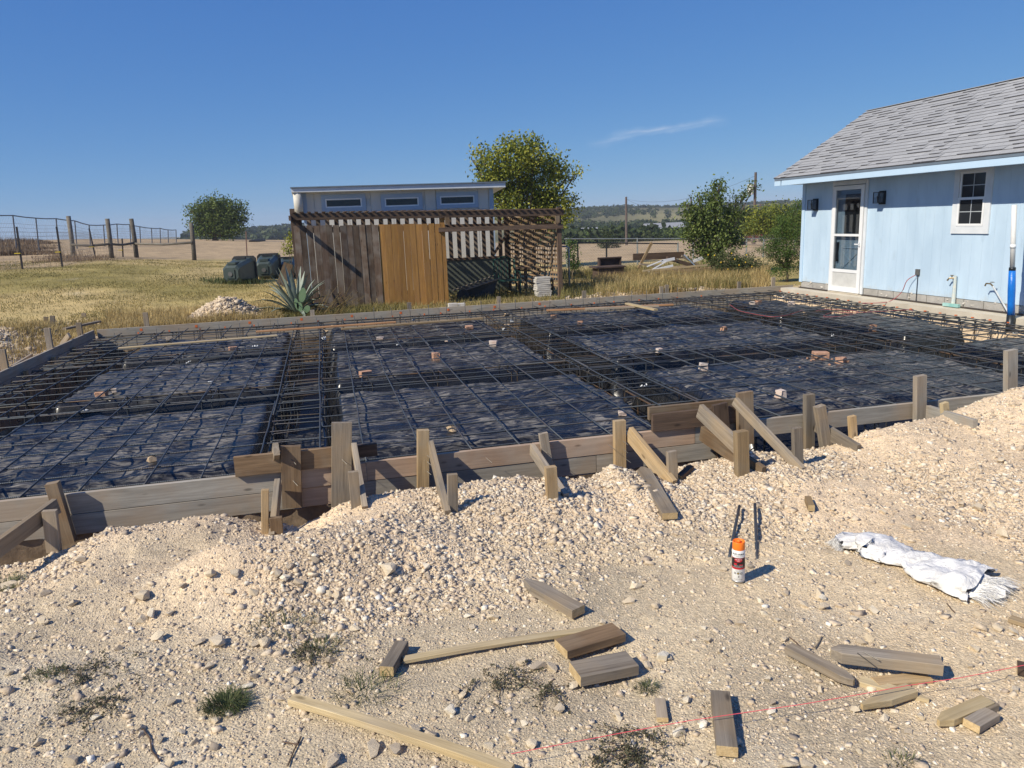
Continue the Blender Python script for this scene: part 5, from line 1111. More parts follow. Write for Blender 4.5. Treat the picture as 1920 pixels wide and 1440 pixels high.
stk = MB(); M_pav = plain('white concrete paver', (.60, .58, .54), (.42, .40, .37), 7, .9)
for k in range(11):
    a_ = rnd.uniform(-.12, .12); M = Matrix.Translation((5.02+rnd.uniform(-.04, .02), 17.6, -.17+k*.046)) @ Matrix.Rotation(a_, 4, 'Z')
    b_ = MB().box(-.17, .17, -.15, .15, -.019, .019).build('paver', M_pav, None, M)
    tag(b_, ['bottom', 'second lowest', 'third lowest', 'fourth lowest', 'fifth lowest', 'middle', 'fifth from top', 'fourth from top', 'third from top', 'second from top', 'topmost'][k]+' white concrete paver in the stack by the right pergola post', 'paver', 'pavers stacked by the pergola post')
sh_ = empty('shelf', (4.95, 18.8, .4), 'dark wooden bench shelf against the lattice end of the pergola', 'shelf')
P_('board', (4.6, 18.7, .48), (5.25, 18.7, .48), .4, .03, M_dark, par=sh_); P_('leg', (4.7, 18.6, -.2), (4.7, 18.6, .46), .06, .06, M_dark, (0, -1, 0), par=sh_); P_('leg', (5.2, 18.6, -.2), (5.2, 18.6, .46), .06, .06, M_dark, (0, -1, 0), par=sh_)
for px_, lb in ((850, 'left pale concrete block peeping above the far form below the golden pickets'), (865, 'right pale concrete block peeping above the far form below the golden pickets')):
    p = AY(px_, 575, 15.9); tag(MB().box(p.x-.10, p.x+.08, 15.85, 16.0, -.2, p.z+.07).build('concrete_block', M_pav, None), lb, 'concrete block')
o = plank('board', AY(527, 535, 17.6), AY(541, 494, 17.6), .20, .03, M_brown, None, (0, -1, 0)); tag(o, 'brown board leaning beside the left post of the pergola', 'board')

# ------------------------------------------------------------------ pale shed behind
M_shed = plain('pale shed siding', (.62, .60, .55), (.56, .54, .50), 3, .7, rand=2); M_sblue = plain('shed blue trim', (.36, .45, .56), (.32, .41, .52), 3, .6)
SY = 21.0; shed = empty('garden_shed', (2.1, SY, -.2), 'pale shed with single slope roof and three long narrow blue framed windows behind the pergola', 'shed')
SX0, SX1 = -.42, 4.64; WB = [((601, 365), (687, 396)), ((713, 363), (793, 394)), ((817, 360), (897, 390))]
Rw = []
for (a, b_) in WB:
    p, q = AY(*a, SY), AY(*b_, SY); zc_ = (p.z+q.z)/2; Rw.append((p.x, q.x, zc_-.215, zc_+.215))
bk = MB(); xx_ = SX0
while xx_ < SX1:
    x1 = min(xx_+.29, SX1); segs = [(-.3, 2.0), (2.0, 2.56)]
    for (z0, z1) in segs:
        ov = [r for r in Rw if r[0]+.12 < x1 and r[1]-.12 > xx_ and z0 == 2.0]
        if not ov: bk.box(xx_+.005, x1-.005, SY, SY+.03, z0+.004, z1)
        else: r = ov[0]; bk.box(xx_+.005, x1-.005, SY, SY+.03, 2.004, r[2]+.12).box(xx_+.005, x1-.005, SY, SY+.03, r[3]-.12, z1)
    if True: bk.build('siding_board', M_shed, shed, I); bk = MB()
    xx_ = x1
wl = MB(); e0 = SX0
for r in Rw: wl.box(e0, r[0]+.12, SY+.03, SY+.1, -.3, 2.56).box(r[0]+.12, r[1]-.12, SY+.03, SY+.1, -.3, r[2]+.12).box(r[0]+.12, r[1]-.12, SY+.03, SY+.1, r[3]-.12, 2.56); e0 = r[1]-.12
wl.box(e0, SX1, SY+.03, SY+.1, -.3, 2.56).box(SX0, SX0+.1, SY+.1, SY+3, -.3, 2.3).box(SX1-.1, SX1, SY+.1, SY+3, -.3, 2.3).box(SX0, SX1, SY+2.9, SY+3, -.3, 2.2); wl.build('wall', M_shed, shed, I)
MB().box(SX1-.10, SX1+.012, SY-.02, SY-.001, -.3, 2.54).box(SX0-.01, SX0+.10, SY-.02, SY-.001, -.3, 2.54).build('corner_trim', M_sblue, shed, I)
M_rf = plain('pale shed roof edge', (.60, .64, .68), (.52, .56, .62), 4, .4)
rfm = MB(); rfm.add([(-.67, SY-.28, 2.56), (4.94, SY-.28, 2.54), (4.94, SY+3.3, 2.30), (-.67, SY+3.3, 2.30), (-.67, SY-.28, 2.66), (4.94, SY-.28, 2.66), (4.94, SY+3.3, 2.42), (-.67, SY+3.3, 2.42)], BOXF); rfm.build('roof', M_rf, shed, I)
MB().box(-.69, 4.96, SY-.32, SY+3.3-3.2, 2.665, 2.69).build('drip_edge', M_edge, shed, I)
MB().tube([(-.53, SY-.15, 2.0), (-.53, SY-.15, 2.56)], .115, 14).build('rain_drum', plain('off white drum', (.60, .58, .52)), shed, I, True)
MB().bar((-.3, SY-.02, 1.75), (-.45, SY-.02, 2.2), .05, .02).box(1.30, 3.1, SY-.02, SY-.001, 1.86, 2.0).build('blue_board', M_sblue, shed, I)
for r in Rw:
    t = .10; x0_, x1_, z0_, z1_ = r
    wn = MB().box(x0_, x1_, SY-.03, SY-.003, z1_-t, z1_).box(x0_, x1_, SY-.03, SY-.003, z0_, z0_+t).box(x0_, x0_+t, SY-.03, SY-.003, z0_+t, z1_-t).box(x1_-t, x1_, SY-.03, SY-.003, z0_+t, z1_-t).build('window', M_sblue, shed, I)
    a, b_, c, d = x0_+t, x1_-t, z0_+t, z1_-t; u_ = .035
    MB().box(a, b_, SY-.02, SY+.02, d-u_, d).box(a, b_, SY-.02, SY+.02, c, c+u_).box(a, a+u_, SY-.02, SY+.02, c+u_, d-u_).box(b_-u_, b_, SY-.02, SY+.02, c+u_, d-u_).build('frame', M_white, wn, I)
    MB().box(a+u_, b_-u_, SY, SY+.006, c+u_, d-u_).build('pane', M_dk, wn, I)

# ------------------------------------------------------------------ waste carts lying on the grass
M_cart = plain('dark green cart plastic', (.055, .075, .07), (.04, .055, .052), 6, .45)
def cart(px_, py_, yaw, label, s=1.0):
    p = groundhit(px_, py_); c_ = empty('waste_cart', p, label, 'waste bin', 'waste carts tipped over on the grass')
    T = Matrix.Translation(Vector(p)) @ Matrix.Rotation(yaw, 4, 'Z') @ Matrix.Diagonal((s, s, s, 1))
    # local: y away from the camera along the cart, x across, z up (its depth)
    sec = [(0, .24, .12, .50), (.06, .27, .06, .56), (.25, .29, .03, .62), (1.0, .34, .0, .76)]; V = []; Fq = []
    for y_, hw, z0, z1 in sec:
        ch_ = .09
        V += [(-hw+ch_, y_, z0), (hw-ch_, y_, z0), (hw, y_, z0+ch_), (hw, y_, z1-ch_), (hw-ch_, y_, z1), (-hw+ch_, y_, z1), (-hw, y_, z1-ch_), (-hw, y_, z0+ch_)]
    for i in range(3):
        for k in range(8): k2 = (k+1) % 8; Fq.append((i*8+k, i*8+k2, (i+1)*8+k2, (i+1)*8+k))
    Fq.append(tuple(reversed(range(8)))); obj('body', mesh('body', V, Fq, M_cart), c_, T)
    rim = [(.98, .385, -.03, .81), (1.05, .385, -.03, .81)]; V = []; Fq = []
    for y_, hw, z0, z1 in rim+[(1.05, .33, .03, .75), (.98, .33, .03, .75)]:
        ch_ = .08; V += [(-hw+ch_, y_, z0), (hw-ch_, y_, z0), (hw, y_, z0+ch_), (hw, y_, z1-ch_), (hw-ch_, y_, z1), (-hw+ch_, y_, z1), (-hw, y_, z1-ch_), (-hw, y_, z0+ch_)]
    for i in range(4):
        for k in range(8): k2 = (k+1) % 8; j = (i+1) % 4; Fq.append((i*8+k, i*8+k2, j*8+k2, j*8+k))
    obj('rim', mesh('rim', V, Fq, M_wb), c_, T)
    MB().box(-.13, .13, .10, .62, .59, .66).build('spine', M_cart, c_, T); MB().box(-.17, .17, .72, .80, .73, .79).build('handle', M_wb, c_, T)
    MB().box(-.13, .13, -.03, -.001, .18, .44).build('base_plate', M_cart, c_, T)
    MB().tube([(0, -.055, .31), (0, -.03, .31)], .07, 12).build('axle_boss', M_gryp, c_, T)
cart(435, 533, -.34, 'left dark green waste cart lying on its side on the lawn')
cart(497, 524, -.12, 'right dark green waste cart lying on the lawn nearer the pergola')
cart(541, 521, .0, 'third dark waste cart mostly hidden behind the leaning board by the pergola', .85)

# ------------------------------------------------------------------ fences on the left
def gh(px_, py_): return Vector(groundhit(px_, py_))
fn = empty('wire_fence', gh(42, 505), 'dark steel post and woven wire fence with yellow clips crossing the left of the yard', 'fence')
TP = [((42, 505), (31, 425)), ((117, 501), (106, 425)), ((180, 484), (167, 428)), ((230, 482), (229, 447)), ((463, 488), (461, 434))]
M_tp = plain('black steel post', (.025, .022, .025), rough=.6); M_clip = plain('yellow clip', (.75, .55, .04), rough=.5); M_wire = plain('fence wire', (.22, .20, .19), rough=.5, metal=.3)
tp = []
for i, (b_, t_) in enumerate(TP):
    q = gh(*b_); a = AY(*t_, q.y); MB().bar(q-Vector((0, 0, .2)), a, .05, .05, (0, -1, 0)).build('post', M_tp if i < 4 else plain('rusty post', (.2, .12, .09)), fn, I); tp.append((q, a))
    if i < 4: c_ = q.lerp(a, .38); MB().box(c_.x-.16, c_.x+.02, c_.y-.06, c_.y-.03, c_.z-.014, c_.z+.014).build('clip', M_clip, fn, I)
g = MB(); ext_ = [(tp[0][0]*1+Vector((-4.2, -.8, 0)), tp[0][1]+Vector((-4.2, -.8, 0)))]+tp[:4]
for k in range(9):
    t = .03+k*.105
    for i in range(4):
        (q0, a0), (q1, a1) = ext_[i], ext_[i+1]; g.tube([q0.lerp(a0, t), q1.lerp(a1, t)], .0035, 3, False)
for i in range(4):
    (q0, a0), (q1, a1) = ext_[i], ext_[i+1]; n_ = max(2, int((q1-q0).length/.16))
    for k in range(n_): t = k/n_; g.tube([q0.lerp(q1, t), q0.lerp(q1, t).lerp(a0.lerp(a1, t), .87)], .003, 3, False)
tag(g.build('woven_wire', M_wire, fn, I), kind='stuff')
fp = empty('wooden_fence', gh(208, 483), 'four leaning round wooden posts joined by a sagging rail at the lawn edge', 'fence')
WP = [((138, 485), (128, 405)), ((209, 484), (201, 410)), ((256, 483), (246, 410)), ((364, 488), (358, 418))]; wps = []
for b_, t_ in WP:
    q = gh(*b_); q.y = q.y if q.y < 45 else 42; a = AY(*t_, q.y); r_ = 3.6/FPX*q.y; wps.append((q, a)); MB().tube([q-Vector((0, 0, .3)), q.lerp(a, .5)+Vector((.02, 0, 0)), a], [r_*1.05, r_, r_*.95], 10).build('post', M_post, fp, I, True)
for i, (f0, f1) in enumerate(((.33, .36), (.36, .38), (.36, .48))):
    a, c_ = wps[i][0].lerp(wps[i][1], f0), wps[i+1][0].lerp(wps[i+1][1], f1); m__ = (a+c_)/2-Vector((0, 0, .06)); a.y -= .12; c_.y -= .12; MB().tube([a, m__, c_], .05, 8).build('rail', M_post, fp, I, True)
cl = empty('chain_link_fence', (-18, 50, 1), 'tall chain link panels with dark posts along the field on the left', 'fence')
CL = [(-30, 403), (24, 404), (67, 409), (105, 410), (140, 414), (167, 422), (194, 422), (219, 420), (243, 421), (262, 425), (284, 428), (300, 428), (315, 431), (330, 431)]
M_gal = plain('galvanised tube', (.16, .17, .19), rough=.5, metal=.4); pts = []
for i, (px_, py_) in enumerate(CL):
    yy = 44+i*1.4; a = AY(px_, py_, yy); q = Vector((a.x-.1, yy, gz(a.x, yy))); pts.append((q, a)); MB().tube([q, a], .035, 6).build('post', M_gal, cl, I)
for i in range(len(pts)-1): MB().tube([pts[i][1], (pts[i][1]+pts[i+1][1])/2-Vector((0, 0, .02)), pts[i+1][1]], .03, 6).build('rail', M_gal, cl, I)
g = MB()
for i in range(len(pts)-1):
    (q0, a0), (q1, a1) = pts[i], pts[i+1]; L_ = (q1-q0).length; n_ = int(L_/.14); hh = (a0-q0).length
    for k in range(n_):
        for s_ in (0, 1):
            t0 = k/n_; t1 = t0+(hh/L_)*(1 if s_ else -1)*.5; t1 = min(max(t1, 0), 1); f_ = abs(t1-t0)/(hh/L_*.5) if hh > 0 else 1
            g.tube([q0.lerp(q1, t0), q0.lerp(q1, t1).lerp(a0.lerp(a1, t1), f_)], .0028, 3, False)
    for k in range(5): g.tube([q0.lerp(a0, .35+k*.11), q1.lerp(a1, .35+k*.11)], .006, 3, False)
tag(g.build('wire_mesh', M_wire, cl, I), kind='stuff')

# ------------------------------------------------------------------ foliage builders
def leafcloud(cl_, n, size, tone=(0, 1), shell=.55, flatten=.85, cup=0, sprays=0):
    """cl_: list of (centre, radius); leaves cluster on twig tips through each lobe; returns V,F,T"""
    w_ = np.array([r**2 for _, r in cl_]); w_ = w_/w_.sum(); C_ = np.array([tuple(c) for c, _ in cl_]); R_2 = np.array([r for _, r in cl_])
    nt_ = max(4, n//34); k = rg.choice(len(cl_), nt_, p=w_); d = rg.normal(size=(nt_, 3)); d /= np.linalg.norm(d, axis=1)[:, None]
    rr = rg.uniform(shell**3, 1.25, nt_)**(1/3)
    tips = C_[k]+d*(R_2[k]*rr)[:, None]*np.array([1, 1, flatten]); tone_t = rg.uniform(*tone, nt_)*.6
    j = rg.integers(0, nt_, n); spread_ = R_2[k][j]*.12+size*1.3
    P = tips[j]+rg.normal(size=(n, 3))*spread_[:, None]*np.array([1, 1, .8])+(sprays*d[j]*rg.uniform(0, 1, n)[:, None])
    a = rg.normal(size=(n, 3)); a /= np.linalg.norm(a, axis=1)[:, None]; b_ = np.cross(a, rg.normal(size=(n, 3))); b_ /= np.linalg.norm(b_, axis=1)[:, None]
    s_ = size*rg.uniform(.6, 1.3, n)[:, None]*.5; V = np.stack([P-a*s_, P+b_*s_*.55, P+a*s_, P-b_*s_*.55], 1).reshape(-1, 3)
    F = (np.arange(n)*4)[:, None]+np.array([0, 1, 2, 3]); T = np.repeat(np.clip(tone_t[j]+rg.uniform(0, .4, n), 0, 1), 4); return V, F, T
M_bark = plain('tree bark', (.16, .12, .09), (.08, .06, .045), 14, .9, .5, 40)
def tree(name, label, cat, Y_, clusters, base_px, n, size, m, trunk_r=.1, group=None, tone=(0, 1), sprays=0, dy=.8, par_names=('crown', 'trunk'), limbs=True):
    cl_ = []; 
    for px_, py_, rp_ in clusters:
        rp_ = rp_*.87
        yy = Y_+rnd.uniform(-1, 1)*rp_/FPX*Y_*dy; p = AY(px_, py_, yy); r_ = rp_/FPX*float((np.array(p)-CP) @ fw); cl_.append((p, r_))
    bx = AY(base_px, 470, Y_).x; base = Vector((bx, Y_, gz(bx, Y_))); t_ = empty(name, base, label, cat, group)
    V, F, T = leafcloud(cl_, n, size, tone, sprays=sprays); obj('crown', npmesh('crown', V, F, m, False, T), t_, I)
    g = MB(); zc_ = min(c.z-r for c, r in cl_); fork = Vector((base.x+rnd.uniform(-.1, .1), base.y, max(base.z+.3, base.z*.5+zc_*.5)))
    g.tube([base-Vector((0, 0, .3)), base.lerp(fork, .5)+Vector((trunk_r*.4, 0, 0)), fork], [trunk_r*1.25, trunk_r, trunk_r*.85], 8)
    if limbs:
        for c, r in cl_:
            mid = fork.lerp(c, .5)+Vector((rnd.uniform(-.1, .1), rnd.uniform(-.1, .1), .12*r)); g.tube([fork, mid, c], [trunk_r*.55, trunk_r*.35, trunk_r*.12], 5)
            for _ in range(4):
                e = c+Vector((rnd.uniform(-1, 1), rnd.uniform(-1, 1), rnd.uniform(-.4, 1))).normalized()*r*.95; g.tube([c.lerp(mid, .3), e], [trunk_r*.14, trunk_r*.03], 4)
    g.build('trunk', M_bark, t_, I, True); return t_
M_lyel = leafmat('yellow green leaves', [(0, (.05, .07, .015)), (.35, (.15, .19, .03)), (.7, (.34, .34, .045)), (1, (.50, .47, .08))])
M_ldk = leafmat('deep green leaves', [(0, (.022, .036, .014)), (.6, (.055, .080, .025)), (1, (.12, .14, .045))])
M_lmid = leafmat('mid green leaves', [(0, (.04, .065, .018)), (.5, (.12, .17, .04)), (1, (.28, .32, .09))])
M_lfea = leafmat('feathery green leaves', [(0, (.03, .06, .018)), (.6, (.085, .15, .03)), (1, (.20, .27, .06))])
tree('shade_tree', 'large yellow green leafy tree rising behind the shed and pergola', 'tree', 27.5, [(962, 302, 30), (922, 312, 24), (1000, 292, 26), (1040, 310, 20), (965, 345, 40), (1015, 345, 36), (1062, 330, 14), (1070, 378, 12), (902, 290, 13), (985, 272, 15), (1035, 380, 26), (945, 378, 34), (886, 302, 6), (1000, 400, 34), (945, 275, 12), (1080, 325, 8), (918, 340, 20), (1055, 400, 18), (965, 262, 8)], 990, 19000, .115, M_lyel, .12, sprays=.16)
tree('field_tree', 'round dark green tree standing alone in the brown field on the left', 'tree', 82, [(378, 392, 14), (400, 385, 14), (425, 387, 14), (445, 398, 13), (390, 408, 22), (418, 410, 24), (440, 415, 16), (370, 408, 12), (452, 388, 7), (378, 425, 14), (405, 428, 16), (430, 428, 15), (400, 398, 20), (358, 395, 6), (456, 410, 7), (446, 428, 9), (365, 425, 10), (385, 435, 10), (425, 436, 10)], 404, 12000, .24, M_lmid, .28, tone=(0, .75), sprays=.12)
tree('young_tree', 'young bright broad leaved tree with upright shoots beside the rubble pile', 'tree', 20.5, [(1347, 344, 7), (1342, 362, 11), (1338, 380, 14), (1312, 372, 9), (1308, 392, 14), (1293, 402, 10), (1330, 412, 26), (1303, 432, 18), (1358, 432, 22), (1372, 382, 9), (1384, 372, 7), (1398, 362, 7), (1412, 352, 6), (1338, 458, 26), (1314, 472, 16), (1365, 400, 14), (1290, 384, 6), (1380, 400, 9), (1286, 440, 10), (1375, 455, 14)], 1338, 8500, .085, M_lmid, .07, sprays=.05)
tree('roadside_tree', 'yellow green rounded tree behind the fence left of the blue house', 'tree', 44, [(1425, 405, 16), (1450, 398, 16), (1475, 400, 18), (1495, 412, 18), (1440, 425, 22), (1475, 430, 24), (1410, 430, 14)], 1455, 9000, .15, M_lyel, .2, tone=(0, .65))
tree('roadside_tree', 'darker rounded tree directly behind the young tree at the fence', 'tree', 50, [(1385, 415, 20), (1405, 425, 22), (1375, 435, 18), (1400, 405, 14)], 1392, 5000, .16, M_ldk, .2)
tree('feathery_shrub', 'tall feathery green shrub growing against the corner of the blue house', 'shrub', 17.3, [(1480, 430, 18), (1465, 420, 12), (1490, 400, 10), (1450, 445, 14), (1475, 460, 22), (1452, 475, 14), (1485, 490, 20), (1465, 505, 14), (1494, 450, 14), (1440, 465, 8), (1496, 380, 5), (1430, 470, 6)], 1478, 15000, .035, M_lfea, .03, sprays=.12, dy=.5)
tree('field_tree', 'small dark cedar with pointed top standing beyond the chain link fence', 'tree', 70, [(1139, 438, 5), (1139, 447, 9), (1137, 458, 12), (1150, 460, 10)], 1139, 2500, .14, M_ldk, .1)
tree('field_tree', 'wide dark green tree behind the field under the hill', 'tree', 120, [(1215, 440, 12), (1232, 442, 11), (1205, 450, 10), (1225, 452, 12), (1240, 450, 8)], 1222, 3500, .30, M_ldk, .2)
tree('yellow_shrub', 'yellow flowering shrub peeking out behind the left end of the pergola', 'shrub', 19.5, [(546, 455, 8), (543, 470, 6), (550, 440, 4)], 548, 700, .05, M_lyel, .02)
tree('green_shrub', 'bright green shrub between the pergola right post and the chain link gate', 'shrub', 21.5, [(1072, 465, 9), (1070, 480, 9), (1076, 495, 8), (1068, 455, 5)], 1071, 1500, .05, M_lfea, .02)
# sunflower weeds
M_flower = plain('yellow petals', (.75, .50, .03), (.65, .40, .02), rough=.6)
wf = tree('wild_sunflower', 'tangled bush of small yellow wild sunflowers below the young tree', 'shrub', 19.3, [(1345, 490, 14), (1370, 485, 16), (1395, 490, 16), (1410, 500, 12), (1355, 500, 14), (1385, 505, 14), (1420, 488, 8)], 1380, 4200, .05, M_weed, .03, tone=(.3, 1), dy=.6)
g = MB()
for px_, py_ in [(1340, 479), (1352, 492), (1378, 486), (1386, 497), (1398, 492), (1328, 478), (1410, 500), (1365, 505), (1400, 478), (1372, 475)]:
    c_ = AY(px_, py_, 18.9); g.add([c_+Vector((.024*math.cos(a*1.0472), 0, .024*math.sin(a*1.0472))) for a in range(6)]+[c_+Vector((0, -.012, 0))], [(0, 1, 6), (1, 2, 6), (2, 3, 6), (3, 4, 6), (4, 5, 6), (5, 0, 6)])
g.build('flowers', M_flower, wf, I)

# agave with its long leaves, prickly pear, grasses
M_ag = plain('agave grey green', (.27, .31, .25), (.17, .21, .165), 5, .55); ac = AY(556, 582, 16.5); ac.z = gz(ac.x, 16.5); ag = empty('agave', ac, 'grey green agave with long stiff pointed leaves in front of the grey pickets', 'agave')
for k in range(40):
    a = k*2.4+rnd.uniform(-.2, .2); el = .35+1.05*(k/40)+rnd.uniform(-.1, .1); L_ = rnd.uniform(.72, 1.08); V = []; 
    for i in range(6):
        t = i/5; r_ = L_*t; e_ = el-.35*t*t*(1.4-el); px3 = ac+Vector((math.cos(a)*math.cos(e_)*r_, math.sin(a)*math.cos(e_)*r_, math.sin(e_)*r_+.05)); wd = .042*(1-t)**.7*(1+1.2*t)+.002; s_ = Vector((-math.sin(a), math.cos(a), 0))*wd; nn = Vector((0, 0, wd*.35))
        V += [px3-s_+nn, px3-nn*1.2, px3+s_+nn]
    F_ = [q for i in range(5) for q in ((i*3, i*3+1, i*3+4, i*3+3), (i*3+1, i*3+2, i*3+5, i*3+4))]
    obj('leaf', mesh('leaf', V, F_, M_ag, True), ag, I)
pp = empty('prickly_pear', AY(570, 590, 16.0), 'few upright green prickly pear pads at the right foot of the agave', 'cactus')
M_pad = plain('cactus pad', (.22, .32, .16), (.16, .25, .12), 6, .6)
for px_, py_, w_, h_, tl in [(567, 553, .07, .15, .25), (562, 575, .055, .10, -.1), (575, 580, .06, .09, .7), (556, 570, .04, .12, -.1)]:
    c_ = AY(px_, py_, 15.95); V = [c_+Matrix.Rotation(tl, 3, 'Y') @ Vector((math.cos(q*math.pi/6)*w_, sdy, math.sin(q*math.pi/6)*h_)) for sdy in (-.012, .012) for q in range(12)]
    MB().add(V, [tuple(range(12)), tuple(reversed(range(12, 24)))]+[(i, i+12, (i+1) % 12+12, (i+1) % 12) for i in range(12)]).build('pad', M_pad, pp, I)

def grassfield(name, n, fx, hrange, wd, m, label, tn=(0, 1), lean=(.1, .9), hm=None):
    x, y = fx(n); h = rg.uniform(*hrange, len(x)); h = h if hm is None else h*hm(x, y); V, F, T = blades(x, y, ground_z(x, y)-.01, h, np.full(len(x), wd)*rg.uniform(.6, 1.4, len(x)), rg.uniform(*lean, len(x)), np.clip(rg.uniform(*tn, len(x))+.5*vn(x, y, 2.2, 17), 0, 1))
    return tag(obj(name, npmesh(name, V, F, m, False, T)), label, 'grass', kind='stuff')
def region(u0, u1, y0, y1, p=1.0, clump=0.0, seed=3, s=1.2):
    def f(n):
        y = y0+(y1-y0)*rg.uniform(0, 1, n*4)**p; u = rg.uniform(u0, u1, n*4); x = u*y; k = rg.uniform(0, 1, n*4) < (1-clump)+clump*S(.5+2.2*fbm(x, y, s, 3, seed)); k &= ~((x > -4.3) & (x < 9.9) & (y < 15.2)) & ~((np.abs(x+2.05) < .75) & (np.abs(y-16.6) < .6)); return x[k][:n], y[k][:n]
    return f
grassfield('lawn_grass', 70000, region(-.44, .02, 15.4, 36, 1.5, .8), (.03, .10), .011, M_mix, 'short dry and green mown grass covering the yard on the left', (.05, .75), (.3, 1.2))
grassfield('straw_grass', 15000, region(-.26, -.06, 15.35, 18.2, 1.0, .6, 7), (.12, .34), .007, M_dry, 'tall golden dry grass behind the left part of the far form', (.2, 1))
grassfield('straw_grass', 9000, region(-.42, -.26, 13.0, 17.5, 1.0, .8, 8), (.08, .25), .007, M_dry, 'dry straw grass around the stakes outside the left corner')
grassfield('green_grass', 9000, region(-.11, .10, 15.5, 17.1, 1.0, .3, 9), (.06, .26), .008, M_mix, 'green and tan grass around the agave and along the foot of the pergola', (0, .6))
grassfield('straw_grass', 26000, region(.36, .63, 15.5, 21.5, 1.0, .95, 10, .9), (.10, .46), .007, M_dry, 'tall dry golden grass behind the far form between the pergola and the blue house', (.1, .95), (.1, .6))
grassfield('green_grass', 17000, region(.31, .60, 15.6, 24, 1.2, .8, 11), (.12, .42), .009, M_mix, 'greener weeds mixed into the tall grass right of the pergola', (0, .5), (.1, .7))
grassfield('straw_grass', 6000, region(-.02, .33, 15.25, 17.1, 1.0, .5, 19), (.05, .20), .007, M_mix, 'mixed dry and green grass between the far form and the foot of the pergola', (0, .8))
grassfield('green_grass', 2600, region(.08, .30, 17.4, 19.3, 1.0, .5, 12), (.05, .25), .009, M_mix, 'grass and weeds growing on the floor inside the pergola', (0, .5))
M_brush = leafmat('brown brush', [(0, (.10, .07, .045)), (.5, (.22, .15, .09)), (1, (.36, .27, .17))])
grassfield('brown_brush', 22000, region(-.52, -.29, 42, 62, 1.0, .85, 13, 3), (.2, .62), .03, M_brush, 'tall brown dead weeds along the far fence on the left', (.0, .9), (.05, .6), lambda x, y: S((-.285-x/y)/.05)*(.35+.65*S(.5+2.5*fbm(x, y, 4, 3, 33))))
grassfield('brown_brush', 2500, region(-.33, -.24, 33, 40, 1.0, .95, 14, 1.2), (.15, .7), .016, M_brush, 'dead brown weeds around the bases of the wooden posts', (.1, 1), (.1, 1.2), lambda x, y: .15+.85*S((x/y+.335)/.03)*S((-.235-x/y)/.04)*S(.4+2.5*fbm(x, y, 1.2, 3, 34)))
grassfield('green_grass', 1300, lambda n: (rg.normal(-2.7, .55, n), rg.normal(25.2, .35, n)), (.1, .3), .012, M_weed, 'taller green weeds around the fallen waste carts', (.2, 1))
# dry stalks before the pickets
g = MB()
for k in range(46):
    b_ = AZ(rnd.uniform(585, 640), 598, -.1); b_.y = min(b_.y, 16.4); L_ = rnd.uniform(.35, .85); a = rnd.uniform(.25, 1.2); e = b_+Vector((math.sin(a)*L_, rnd.uniform(-.2, .1), math.cos(a)*L_)); g.tube([b_, b_.lerp(e, .6)+Vector((0, 0, .04)), e], [.005, .004, .002], 3, False)
tag(g.build('dry_stalks', M_dry, None), 'long dry arching grass stalks in front of the grey pickets right of the agave', 'grass', kind='stuff')

# ------------------------------------------------------------------ right yard: chain link, grill, rubble
cf = empty('chain_link_fence', AY(1195, 500, 27), 'low grey chain link fence with gate frame crossing behind the rubble on the right', 'fence')
M_gal2 = plain('grey galvanised pipe', (.33, .36, .36), (.25, .28, .28), 9, .45, metal=.4)
FY = 27.0; a, b_ = AY(1058, 448, FY), AY(1500, 447, FY); MB().tube([a, b_], .022, 6).build('rail', M_gal2, cf, I)
for px_ in (1062, 1195, 1300, 1400, 1432, 1490): t_ = AY(px_, 446, FY); MB().tube([(t_.x, FY, gz(t_.x, FY)-.1), t_], .028, 6).build('post', M_gal2, cf, I)
a, b_ = AY(1083, 455, 26.2), AY(1272, 457, 26.2); MB().tube([a, b_], .025, 6).build('gate_rail', M_lampb, cf, I)
for px_ in (1083, 1137, 1271): t_ = AY(px_, 455, 26.2); MB().tube([(t_.x, 26.2, gz(t_.x, 26.2)), t_], .03, 6).build('gate_post', M_lampb if px_ < 1200 else M_gal2, cf, I)
g = MB(); x0_ = AY(1058, 448, FY).x; x1_ = AY(1500, 448, FY).x; zt_ = AY(1250, 448, FY).z; zb_ = zt_-1.25
k = x0_
while k < x1_:
    for s_ in (-1, 1):
        e = k+s_*1.25
        g.tube([(k, FY-.02, zb_), (e, FY-.02, zt_)], .0022, 3, False)
    k += .10
tag(g.build('wire_mesh', M_wire, cf, I), kind='stuff')
t_ = AY(1066, 462, 18.3); nfp = MB().tube([(t_.x, 18.3, -.4), (t_.x, 18.3, t_.z-.03), (t_.x-.05, 18.3, t_.z), (t_.x-.35, 18.9, t_.z)], .022, 6); tag(nfp.build('gate_frame', M_gal2, None, None, True), 'bent grey pipe gate frame just behind the right pergola post', 'gate')
M_rust = plain('rusted dark steel', (.10, .065, .05), (.05, .035, .03), 9, .8)
gr = empty('fire_box', AY(1142, 518, 21), 'rusted dark steel fire box with its lid standing open in the grass', 'grill')
a, b_ = AY(1121, 483, 21.2), AY(1163, 499, 21.2); MB().box(a.x, b_.x, 21.2, 21.24, b_.z, a.z).box(a.x, a.x+.04, 21.1, 21.2, b_.z, a.z).box(b_.x-.04, b_.x, 21.1, 21.2, b_.z, a.z).box(a.x, b_.x, 21.08, 21.2, a.z-.03, a.z).build('lid', M_rust, gr, I)
a, b_ = AY(1110, 500, 20.9), AY(1165, 520, 20.9); MB().box(a.x+.1, b_.x-.03, 20.6, 21.15, b_.z-.1, a.z-.04).box(a.x, b_.x, 20.55, 21.18, a.z-.04, a.z).build('box', M_rust, gr, I)
for k in (0, 1): MB().box(a.x+.12+k*.5, a.x+.17+k*.5, 20.55, 20.6, b_.z-.3, b_.z-.1).build('leg', M_rust, gr, I)
